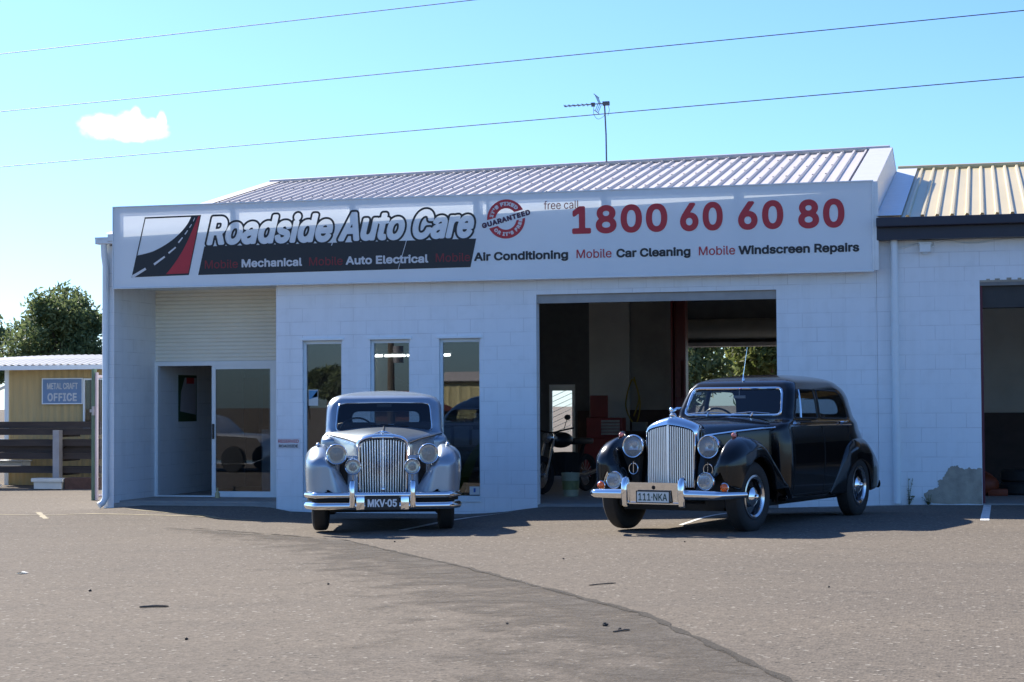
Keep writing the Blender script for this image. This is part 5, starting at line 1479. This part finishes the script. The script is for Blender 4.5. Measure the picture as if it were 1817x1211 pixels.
pl_ = MB().box((-5.62, 6.9, -.16), (-5.02, 7.1, -.02), .004).box((-5.66, 6.86, -.02), (-4.98, 7.14, .05), .006).build('offcut_pallet', Mt['plastic']); tag(pl_, 'low white box with overhanging lid on the ground before the rack', 'box')
pl2 = MB().box((-4.96, 6.9, -.18), (-4.3, 7.2, .06), .01).build('timber_offcut', mat("brown_timber", (0.10, 0.05, 0.035), 0.8, var=0.3, vscale=10)); tag(pl2, 'dark brown timber block beside the low white box', 'timber')
pl3 = MB().box((-7.3, 6.8, -.12), (-6.35, 6.95, -.07), .004).box((-7.2, 6.82, -.2), (-7.1, 6.93, -.12)).box((-6.5, 6.82, -.2), (-6.4, 6.93, -.12)).build('white_plank', Mt['plastic']); tag(pl3, 'white plank on blocks at the left edge of the yard', 'plank')
for i, (x, z, lb) in enumerate(((-6.9, .52, 'upper white bin behind the rack at the left edge'), (-6.95, .12, 'lower white bin behind the rack at the left edge'))):
    b_ = MB().box((x-.35, 8.45, z-.02), (x+.22, 8.8, z+.20), .03).box((x-.37, 8.43, z+.20), (x+.24, 8.82, z+.23), .01).build('storage_bin', Mt['plastic']); tag(b_, lb, 'bin', 'white bins behind the rack')
gt = thing('yard_gate', 'folded yard gate with green post against the workshop corner', 'gate', (-2.05, 2.5, -.2))
def gp(o): o.parent = gt; o.matrix_parent_inverse = Matrix.Translation((2.05, -2.5, .2)); return o
gp(MB().tube([(-2.08, 2.5, -.2), (-2.08, 2.5, 2.08)], .045, 10).build('post', Mt['green'], None, True))
gp(MB().tube([(-2.00, 2.44, -.12), (-2.00, 2.44, 2.02)], .03, 8).tube([(-1.0, 5.4, -.12), (-1.0, 5.4, 2.02)], .03, 8).tube([(-2.0, 2.44, 1.95), (-1.0, 5.4, 1.95)], .025, 8).tube([(-2.0, 2.44, -.05), (-1.0, 5.4, -.05)], .025, 8).build('gate_frame', mat("mauve_post", (0.40, 0.34, 0.38), 0.6, var=0.1), None, True))
m = MB()
for k in range(40):
    f = k/40; a = Vector((-2.0+f, 2.44+2.96*f, 0))
    for dz in (1, -1):
        b = a+Vector((.25*dz*.34, .74*dz*.34, 0)); m.tube([a+Vector((0, 0, -.05 if dz > 0 else -.05)), a+Vector((0, 0, 1.95))], .0025, 4); break
gp(m.build('mesh_infill', Mt['steel_pale']))
gp(MB().box((-2.12, 2.42, 1.35), (-1.98, 2.46, 1.40)).box((-2.07, 2.40, 1.30), (-2.03, 2.46, 1.45)).build('latch', Mt['steel_pale']))

# ---------------------------------------------------------------- on the roof and overhead
an = thing('tv_antenna', 'thin TV antenna on a mast at the ridge of the silver roof', 'antenna', (6.13, 5.55, 5.58))
MB().tube([(0, 0, 0), (-.005, 0, .55), (-.03, 0, 1.13)], .014, 8).build('mast', Mt['mast'], an)
MB().tube([(-.75, 0, 1.08), (.04, 0, 1.10)], .010, 6).box((-.06, -.03, 1.06), (.06, .03, 1.13)).box((-.26, -.02, 1.05), (-.20, .02, 1.12)).build('boom', Mt['mast'], an)
m = MB()
for k in range(7):
    x = -.73+k*.08; m.tube([(x, -.12, 1.082+k*.002), (x, .12, 1.082+k*.002)], .006, 5); m.tube([(x, 0, 1.06), (x, 0, 1.105)], .006, 5)
for dz, s in ((.14, 1), (-.14, -1)):
    for y in (-.12, 0, .12): m.tube([(-.11, y, 1.095), (-.17, y, 1.095+dz)], .006, 5)
    m.tube([(-.17, -.22, 1.095+dz), (-.17, .22, 1.095+dz)], .007, 5)
m.build('element', Mt['mast'], an)
MB().tube(spline([(-.22, 0, 1.07), (-.22, 0, .92), (-.15, 0, .83), (-.05, 0, .87), (-.01, 0, .95)], 20), .004, 5).tube([(.03, 0, 1.08), (.06, 0, .98), (.03, 0, .88)], .004, 5).build('cable', Mt['wire'], an)
Cc = np.array([12.412, -25.8747, 1.4522])
for lb, a, b in (('topmost overhead wire, leaving the picture above the sign', (1.3, -6.5, 5.59), (7.66, -8.57, 5.41)), ('middle overhead wire crossing above the small cloud', (1.3, -6.5, 4.91), (12.79, -10.23, 4.66)), ('lowest overhead wire, passing the TV antenna', (1.3, -6.5, 4.26), (12.78, -10.23, 4.11))):
    a, b = Cc+(np.array(a)-Cc)*3, Cc+(np.array(b)-Cc)*3
    d = b-a; a2, b2 = a-d*.8, b+d*.8
    o = MB().tube([tuple(a2+(b2-a2)*t-np.array([0, 0, .0])) for t in np.linspace(0, 1, 12)], .013, 6).build('overhead_wire', Mt['wire'])
    tag(o, lb, 'wire', 'overhead power lines')

# ---------------------------------------------------------------- small things on the front
def res_sign(label, x0, z0, w, h):
    t = thing('reserved_sign', label, 'sign', (x0+w/2, 0, z0), 0, 'reserved parking signs')
    def q(o): o.parent = t; o.matrix_parent_inverse = Matrix.Translation((-(x0+w/2), 0, -z0)); return o
    q(MB().box((x0, -.008, z0), (x0+w, -.001, z0+h)).build('sign_plate', mat("sign_plate_white", (0.74, 0.75, 0.76), 0.4, var=0.03) if 'sign_plate_white' not in bpy.data.materials else bpy.data.materials['sign_plate_white']))
    q(lettering('sign_lettering', "RESERVED", x0+.02, x0+w-.02, z0+h*.54, h*.30, -.010, Mt['red_ink'], bold=.035)); q(lettering('sign_lettering', "ROADSIDE", x0+.03, x0+w-.03, z0+h*.12, h*.27, -.010, Mt['navy_ink'], bold=.05))
res_sign('small white RESERVED ROADSIDE sign on the wall left of the silver car', 2.195, .80, .365, .165)
res_sign('white RESERVED sign mostly hidden behind the tail of the black car', 10.44, .86, .37, .165)
fl = MB().box((11.61, -.11, 3.49), (11.76, -.02, 3.62), .012).box((11.60, -.12, 3.60), (11.77, -.01, 3.63), .004).box((11.65, -.02, 3.53), (11.72, 0, 3.59)).tube([(11.76, -.03, 3.56), (11.80, -.02, 3.58), (11.80, -.015, 3.64)], .008, 6).lathe([(.04, 3.485), (.035, 3.47), (.001, 3.465)], 14, 'z', at=(11.685, -.065, 0)).build('wall_light', Mt['white']); tag(fl, 'small square white light under the dark blue gutter', 'light')
cb = MB().tube(spline([(11.35, -.03, 3.56), (11.6, -.02, 3.61), (11.95, -.02, 3.645), (12.3, -.02, 3.60), (12.8, -.02, 3.645), (13.6, -.02, 3.63)], 40), .008, 6).build('wall_cable', Mt['white']); tag(cb, 'thin white cable sagging under the dark blue gutter', 'cable')
# ground litter
def stick(lb, a, b, r=.008):
    o = MB().tube(spline([(*a, gz(*a)+r), ((a[0]+b[0])/2+.01, (a[1]+b[1])/2+.02, gz(*a)+r+.004), (*b, gz(*b)+r)], 8), [r*.7]+[r]*6+[r*.6], 6).build('stick', Mt['bark'], smooth=True); tag(o, lb, 'stick', 'sticks on the asphalt')
stick('thin dark stick lying on the asphalt at lower left', (6.60, -13.80), (6.80, -13.75)); stick('thin twig on the asphalt at lower centre', (9.53, -12.25), (9.70, -12.08), .005); stick('short twig near two dark stones at lower centre', (10.28, -15.12), (10.36, -15.02), .006)
li = MB().add([(4.06, -11.02, gz(4.1, -11)+.006), (4.13, -11.05, gz(4.1, -11)+.02), (4.17, -10.98, gz(4.1, -11)+.008), (4.10, -10.94, gz(4.1, -11)+.016)], [(0, 1, 2, 3)]).add([(4.06, -11.02, gz(4.1, -11)+.002), (4.13, -11.05, gz(4.1, -11)+.004), (4.17, -10.98, gz(4.1, -11)+.002), (4.10, -10.94, gz(4.1, -11)+.002)], [(3, 2, 1, 0)]).build('paper_scrap', Mt['plastic']); tag(li, 'white scrap of paper on the asphalt at far left', 'litter')
base_st = MB().ball((0, 0, 0), (.02, .016, .011), 6); 
vs = np.array(base_st.v); vs += np.random.default_rng(2).normal(0, .0022, vs.shape); base_st.v = [tuple(p) for p in vs]
st0 = base_st.build('stone', mat("dark_stone", (0.06, 0.052, 0.046), 0.9, var=0.3), None, True, weld=True)
stones = [((10.17, -14.81), 1.0, 'larger dark stone nearest the short twig'), ((10.30, -15.02), .8, 'reddish dark stone just right of the larger stone'), ((9.53, -14.72), .5, 'tiny stone at the edge of the darker asphalt strip'), ((7.75, -15.55), .6, 'tiny stone on the darker asphalt at lower left'), ((6.45, -7.47), .6, 'tiny stone in front of the silver car'), ((9.56, -6.94+-.9), .5, 'tiny stone in front of the black car'), ((11.31, -12.23), .5, 'tiny lone stone at right of the asphalt'), ((8.78, -9.8), .5, 'tiny lone stone at the middle of the asphalt'), ((5.6, -12.6), .7, 'small stone left of the thin dark stick'), ((7.4, -12.1), .6, 'small stone above the thin dark stick')]
for i, ((x, y), s, lb) in enumerate(stones):
    o = st0 if i == 0 else st0.copy()
    if i: COL.objects.link(o)
    o.location = (x, y, gz(x, y)+.012*s); o.scale = (s,)*3; o.rotation_euler = (0, 0, i*1.3); tag(o, lb, 'stone', 'loose stones on the asphalt')

# ---------------------------------------------------------------- inside the garage
lp = thing('lift_post', 'dark red car hoist column in the garage', 'hoist', (7.28, 6.1, 0))
MB().box((-.13, -.06, 0), (-.10, .22, 3.45)).box((.10, -.06, 0), (.13, .22, 3.45)).box((-.10, .18, 0), (.10, .22, 3.45)).box((-.22, -.2, 0), (.22, .32, .03)).build('column', Mt['red'], lp)
MB().box((-.095, -.08, .5), (.095, .17, 1.25), .01).build('carriage', Mt['red'], lp); MB().box((-.05, -.095, 1.55), (.05, -.06, 2.2)).build('label_strip', mat("dull_label", (0.2, 0.06, 0.05), 0.6, var=0.3, vscale=20), lp); MB().box((-.15, -.1, 3.4), (3.2, .25, 3.55)).build('cross_beam', Mt['red'], lp)
tcx = thing('tool_chest', 'red tool chest with open lid against the garage wall', 'tool chest', (5.55, 8.0, 0))
MB().box((-.38, 0, .08), (.38, .45, .80), .01).build('lower_cabinet', Mt['red'], tcx); MB().box((-.34, .03, .80), (.34, .42, 1.18), .01).build('upper_cabinet', Mt['red'], tcx); MB().box((-.34, .38, 1.18), (.0, .42, 1.60), .005).build('lid', Mt['red'], tcx)
for k in range(5): MB().box((-.05, -.02, .86+k*.058), (.30, .03, .905+k*.058), .004).build('drawer', mat("pale_drawer", (0.36, 0.33, 0.32), 0.35, 0.5, var=0.1) if k == 0 else bpy.data.materials["pale_drawer"], tcx)
for x in (-.3, .3): MB().lathe([(.04, -.015), (.04, .015)], 14, 'x', at=(x, .1, .04)).build('castor', Mt['rubber'], tcx)
bk = thing('bucket', 'pale plastic bucket on the garage floor beside the motorcycle', 'bucket', (6.17, 2.3, 0))
MB().lathe([(.001, .005), (.115, .005), (.14, .34), (.147, .35), (.147, .37), (.138, .37), (.133, .33), (.11, .02), (.001, .02)], 28, 'z').build('pail', mat("cream_plastic", (0.40, 0.42, 0.30), 0.5, var=0.1), bk, smooth=True); MB().lathe([(.1295, .11), (.1375, .25)], 28, 'z').build('wrapper', mat("bucket_wrapper", (0.22, 0.24, 0.10), 0.5, var=0.3, vscale=12), bk, smooth=True)
wbn = thing('workbench', 'dark workbench against the back wall of the garage', 'workbench', (6.35, 8.55, 0))
MB().box((-.5, 0, .86), (.55, .48, .92)).build('top', Mt['walnut'], wbn)
for x in (-.48, .49): MB().box((x, .02, 0), (x+.06, .46, .86)).build('leg', Mt['steel'], wbn)
o = MB().box((-.14, -.1, 0), (.14, .1, .17), .006).box((-.142, -.102, .12), (.142, .102, .126)).build('carton', bpy.data.materials.get("grey_case") or mat("grey_case", (0.25, 0.26, 0.25), 0.6, var=0.1)); o.location = (6.1, 8.75, .92); tag(o, 'small grey case standing on the garage workbench', 'case')
o = MB().tube(spline([(0, 0, 0), (.12, -.03, -.5), (.02, -.02, -.9), (-.16, -.03, -.55), (-.03, -.02, -.05), (.10, -.05, -.4), (.0, -.05, -.75)], 50), .014, 6).build('air_hose', mat("yellow_hose", (0.35, 0.26, 0.03), 0.5, var=0.1), None, True); o.location = (5.95, 8.97, 1.95); tag(o, 'yellow air hose looped on the pale garage wall', 'hose')
for i, (x, y, z, lb) in enumerate(((12.95, 2.6, .06, 'lower tyre of the pair inside the right doorway'), (12.98, 2.62, .25, 'upper tyre of the pair inside the right doorway'))):
    o = MB().lathe([(.19, 0), (.27, -.01), (.32, .03), (.32, .15), (.27, .19), (.19, .18), (.22, .14), (.22, .04), (.19, 0)], 36, 'z').build('tyre', Mt['rubber'], None, True); o.location = (x, y, z); tag(o, lb, 'tyre', 'tyres in the right unit')
def motorcycle():
    t = thing('motorcycle', 'dark motorcycle standing inside the left of the garage doorway', 'motorcycle', (5.80, 3.5, 0), R(-20))
    def whl(n, y):
        o = MB().lathe([(.24, -.04), (.29, -.045), (.31, 0), (.29, .045), (.24, .04), (.22, .03), (.22, -.03), (.24, -.04)], 36, 'x', at=(0, y, .31)).build('wheel', Mt['rubber'], t, smooth=True)
        w = MB()
        for k in range(12):
            a = k*math.pi/6; w.tube([(0, y, .31), (0, y+.22*math.cos(a), .31+.22*math.sin(a))], .004, 4)
        w.lathe([(.001, -.05), (.04, -.05), (.04, .05), (.001, .05)], 12, 'x', at=(0, y, .31)); w.build('spoke', Mt['chrome_dull'], o)
    whl(0, -.66); whl(1, .66)
    MB().tube([(-.08, -.66, .31), (-.08, -.40, .95)], .022, 8).tube([(.08, -.66, .31), (.08, -.40, .95)], .022, 8).box((-.10, -.46, .88), (.10, -.36, .92)).build('fork', Mt['chrome_dull'], t, smooth=True)
    MB().tube(spline([(-.38, -.30, 1.06), (-.22, -.40, 1.02), (0, -.40, .98), (.22, -.40, 1.02), (.38, -.30, 1.06)], 20), .014, 8).build('handlebar', Mt['blackmetal'], t, smooth=True)
    for s in (-1, 1): MB().tube([(s*.24, -.38, 1.03), (s*.30, -.38, 1.20)], .006, 6).ball((s*.31, -.38, 1.23), (.06, .015, .045), 10).build('mirror', Mt['blackmetal'], t, smooth=True)
    MB().ball((0, -.10, .86), (.16, .28, .13), 12).build('fuel_tank', Mt['blackmetal'], t, smooth=True); MB().box((-.13, .12, .78), (.13, .72, .88), .04).build('seat', Mt['blackmetal'], t, smooth=True)
    MB().box((-.17, -.22, .28), (.17, .22, .66), .05).tube([(0, -.42, .85), (0, -.25, .32), (0, .3, .32), (0, .6, .78)], .03, 8).build('engine', Mt['under'], t, smooth=True)
    MB().lathe([(.001, .06), (.07, .03), (.085, -.02), (.001, -.04)], 20, 'y', at=(0, -.50, .90)).build('headlight', Mt['chrome_dull'], t, smooth=True); MB().tube([(.16, -.1, .32), (.18, .3, .28), (.18, .8, .36)], .04, 10).build('exhaust', Mt['chrome_dull'], t, smooth=True)
motorcycle()
og = MB().ball((0, 0, .16), (.22, .16, .16), 10).box((.05, -.12, 0), (.34, .12, .10), .02).tube([(-.1, 0, .28), (0, 0, .36), (.12, 0, .28)], .02, 8).build('orange_machine', mat("orange_plastic", (0.20, 0.035, 0.01), 0.6, var=0.2), None, True); og.location = (12.42, 2.2, .06); tag(og, 'orange machine on the floor inside the right doorway', 'machine')
hb = thing('hanging_rag', 'pale rag hanging on the inner wall of the right doorway', 'rag', (11.95, 6.9, 1.6))
MB().grid([[(x*.16+.02*math.sin(z*9), -.03-.02*math.sin(x*6+z*4), -z*.30) for x in np.linspace(-1+.3*z, 1-.2*z, 9)] for z in np.linspace(0, 1.2, 10)]).build('cloth', mat("olive_cloth", (0.16, 0.15, 0.07), 0.9, var=0.2), hb, smooth=True)

# ---------------------------------------------------------------- inside the front room
po = thing('wall_poster', 'white and green poster on the inner wall seen through the left glass door', 'poster', (-.465, 2.68, 1.58))
MB().box((0, -.36, -.39), (.008, .36, .38)).build('sheet', mat("poster_green", (0.03, 0.08, 0.035), 0.5, var=0.1), po)
MB().prism([(-.30, -.22), (.32, -.28), (.34, .34), (-.12, .34), (-.27, .1)], .009, .011, 'yz').build('white_panel', mat("poster_white", (0.42, 0.41, 0.43), 0.5, var=0.05), po); MB().prism([(-.06, .24), (.24, .24), (.24, .34), (-.06, .34)], .012, .014, 'yz').build('red_heading', Mt['red_ink'], po)
ct_ = thing('service_counter', 'white service counter with dark top behind the right glass door', 'counter', (.95, 3.2, 0))
MB().box((-.30, 0, 0), (.9, .5, 1.05), .005).build('cabinet', Mt['white'], ct_); MB().box((-.34, -.04, 1.05), (.94, .54, 1.10), .006).build('top', Mt['walnut'], ct_)
bd = MB().box((-1.5, 5.12, .9), (-.2, 5.16, 1.95)).box((-.1, 5.12, 0), (.62, 5.17, 2.0)).build('wall_panel', mat("panel_brown", (0.16, 0.08, 0.04), 0.6, var=0.25, vscale=5)); tag(bd, 'brown panelled cupboard at the back of the front room', 'cupboard')
bt = MB().lathe([(.001, 0), (.035, 0), (.038, .02), (.038, .10), (.02, .13), (.012, .15), (.012, .17), (.016, .172), (.016, .19), (.001, .19)], 18, 'z').build('bottle', mat("yellow_plastic", (0.55, 0.48, 0.25), 0.4, var=0.1), None, True); bt.location = (.745, 1.13, -.03); tag(bt, 'small yellow bottle on the door sill by the meeting stiles', 'bottle')
flu = thing('strip_light', 'lit fluorescent strip light seen through the middle window', 'light', (2.95, 4.0, 2.28))
MB().box((-.8, -.05, .03), (.8, .05, .08)).build('batten', Mt['frame'], flu)
for x in (-.60, -.2, .20, .60): MB().tube([(x-.18, 0, 0), (x+.18, 0, 0)], .018, 8).build('tube', mat("lit_tube", (1, 1, 1), 0.5, emit=(1, .97, .9), estr=9.0) if x < -.5 else bpy.data.materials["lit_tube"], flu)
se = thing('shelf_unit', 'shelf of boxed parts behind the right-hand narrow window', 'shelf', (4.65, 2.0, 0))
for z in (.42, .78, 1.12): MB().box((-.7, 0, z), (.7, .4, z+.03)).build('board', Mt['steel_pale'], se)
for x in (-.7, .67): MB().box((x, 0, 0), (x+.03, .4, 1.5)).build('upright', Mt['steel_pale'], se)
bxm = [mat("carton_grey", (0.42, 0.46, 0.48), 0.7, var=0.1), mat("carton_white", (0.55, 0.57, 0.58), 0.7, var=0.08), mat("carton_dark", (0.10, 0.10, 0.09), 0.7, var=0.1), mat("carton_olive", (0.20, 0.20, 0.08), 0.7, var=0.1)]
for i, (x, z, w, h, mi, lb) in enumerate(((-.48, .81, .13, .27, 0, 'grey carton at the left of the middle shelf'), (-.18, .81, .12, .29, 0, 'second grey carton on the middle shelf'), (.12, .81, .13, .24, 1, 'white carton at the middle of the middle shelf'), (.45, .81, .16, .2, 2, 'dark carton at the right of the middle shelf'), (-.4, 1.15, .2, .12, 3, 'olive carton on the top shelf'), (.2, 1.15, .18, .16, 1, 'white carton on the top shelf'), (-.3, .45, .25, .26, 2, 'dark carton on the bottom shelf'), (.3, .45, .2, .18, 0, 'grey carton on the bottom shelf'))):
    o = MB().box((-w, 0, 0), (w, .26, h), .006).box((-w*.99, -.001, h*.78), (w*.99, .261, h*.80)).build('carton', bxm[mi]); o.location = (4.65+x, 2.06, z); tag(o, lb, 'carton', 'cartons on the shelf unit')
ban = thing('feather_banner', 'yellow green feather banner leaning inside the right-hand narrow window', 'banner', (4.86, .55, 0))
rows = []
for t in np.linspace(0, 1, 16):
    c_ = .02+.36*t**1.6; w_ = .085*math.sin(math.pi*min(1, .12+t*.86))**.8; rows.append([(c_-w_, -.002, .08+.86*t), (c_, .012, .08+.86*t), (c_+w_, 0, .08+.84*t)])
MB().grid(rows).build('cloth', mat("banner_green", (0.26, 0.30, 0.03), 0.7, var=0.15), ban, smooth=True); MB().tube([(.0, .02, 0), (.06, .02, .45), (.40, .02, 1.0)], .008, 6).build('pole', Mt['blackmetal'], ban)
def notice(lb, x0, x1, z0, z1, shapes):
    t = thing('window_notice', lb, 'notice', (x0, .092, z0)); w, h = x1-x0, z1-z0
    MB().box((0, 0, 0), (w, .003, h)).build('paper', Mt['plastic'], t)
    for poly, col, nm in shapes:
        MB().prism([(u*w, v*h) for u, v in poly], -.0016, -.0004).build('print', bpy.data.materials.get(nm) or mat(nm, col, .5, var=.05), t)
notice('blue and green notice stuck inside the left narrow window', 2.66, 2.81, 1.44, 1.68, [([(0.05, .95), (.95, .95), (.95, .55), (.05, .40)], (.10, .30, .50), "print_blue"), ([(.35, .5), (.95, .95), (.95, .55)], (.2, .42, .1), "print_green")])
notice('small white notice with a blue mark low in the right-hand narrow window', 5.15, 5.30, .13, .25, [([(.4, .3), (.6, .3), (.6, .8), (.4, .8)], (.06, .12, .35), "print_ink")])

# ---------------------------------------------------------------- across the road: what the shop windows mirror
hall = thing('cream_hall', 'long cream metal hall across the road', 'building', (-22.5, -165, 0))
rows = []
for k in range(0, 201):
    x = -22+k*.3; rows.append([(x, .06*(k % 4 == 0), -.3), (x, .06*(k % 4 == 0), 3.9)])
MB().grid(rows).build('wall', mat("hall_cream", (0.62, 0.55, 0.30), 0.6, var=0.05), hall); MB().grid([[(x, .4, 3.85), (x, -4, 5.0), (x, -9, 3.9)] for x in (-22.3, 8, 38.3)]).build('roof', Mt['zinc'], hall); MB().box((-22.2, .1, 3.75), (38.2, .35, 3.95)).build('gutter', Mt['dark'], hall)
hs = thing('red_roof_house', 'brick house with red tiled roof across the road', 'house', (-44.6, -150, -1.5))
MB().box((-5, -4, -.3), (5, 4, 2.4)).build('wall', mat("house_brick", (0.25, 0.12, 0.08), 0.8, var=0.2), hs); MB().add([(-5.5, -4.5, 2.3), (5.5, -4.5, 2.3), (5.5, 4.5, 2.3), (-5.5, 4.5, 2.3), (-2, 0, 4.3), (2, 0, 4.3)], [(0, 1, 5, 4), (1, 2, 5), (2, 3, 4, 5), (3, 0, 4)]).build('roof', mat("red_tiles", (0.30, 0.07, 0.04), 0.7, var=0.15), hs)
tw = thing('power_pole', 'power pole with crossarms and transformer across the road', 'pole', (-25.4, -90, 0))
MB().tube([(0, 0, -.3), (0, 0, 9)], [.28, .16], 10).build('post', Mt['bark'], tw); MB().box((-1.3, -.08, 7.6), (1.3, .08, 7.75)).box((-1.0, -.08, 6.4), (1.0, .08, 6.55)).build('crossarm', Mt['bark'], tw); MB().lathe([(.001, 4.2), (.35, 4.2), (.35, 5.3), (.001, 5.3)], 16, 'z', at=(.5, 0, 0)).build('transformer', Mt['steel_pale'], tw)
for i, (x, y, h) in enumerate(((-55.2, -160, 3.6), (-52.6, -158, 3.0), (-58.5, -163, 3.2))): tree('tree', ['tallest roadside tree mirrored in the left narrow window', 'roadside tree nearest the red roofed house', 'roadside tree farthest along the road'][i], (x, y, -.3), (x, y, h), (2.3, 2.2, 2.0), 1600, .35, 20+i, group='trees across the road')
wc = thing('parked_car', 'plain white older sedan parked beyond the left of the view', 'car', (-6.0, -12.8, -.13), R(8))
def side_loft(prof, hw_fn, name, m_, z_t=None):
    rows = []
    for t in np.linspace(-1, 1, 13): rows.append([(x, hw_fn(z)*math.copysign(abs(t)**.6, t), z-.05*abs(t)**4) for x, z in prof])
    return MB().grid(rows, close_u=True).build(name, m_, wc, smooth=True, angle=50)
wp = mat("white_car_paint", (0.75, 0.75, 0.73), 0.3, coat=1.0, var=0.03)
side_loft([(-2.2, .35), (-2.25, .6), (-2.15, .85), (-1.2, .92), (.7, .93), (2.0, .86), (2.2, .65), (2.2, .38), (1.9, .25), (-1.9, .25)], lambda z: .82 if z < .8 else .76, 'body', wp)
side_loft([(-1.35, .90), (-.95, 1.28), (-.6, 1.36), (.2, 1.36), (.45, 1.30), (.85, .92)], lambda z: .70 if z < 1 else .60, 'cabin', wp)
for s in (-1, 1):
    MB().prism([(-1.1, .95), (-.85, 1.24), (-.3, 1.28), (-.3, .95)], s*.69, s*.66).build('window', Mt['blackmetal'], wc); MB().prism([(-.22, .95), (-.22, 1.28), (.25, 1.27), (.62, .95)], s*.69, s*.66).build('window', Mt['blackmetal'], wc)
    for x in (-1.35, 1.35): MB().lathe([(.2, s*.62), (.3, s*.64), (.32, s*.72), (.3, s*.80), (.2, s*.81), (.001, s*.80)], 28, 'y', at=(x, 0, .30)).build('wheel', Mt['rubber'], wc, smooth=True)
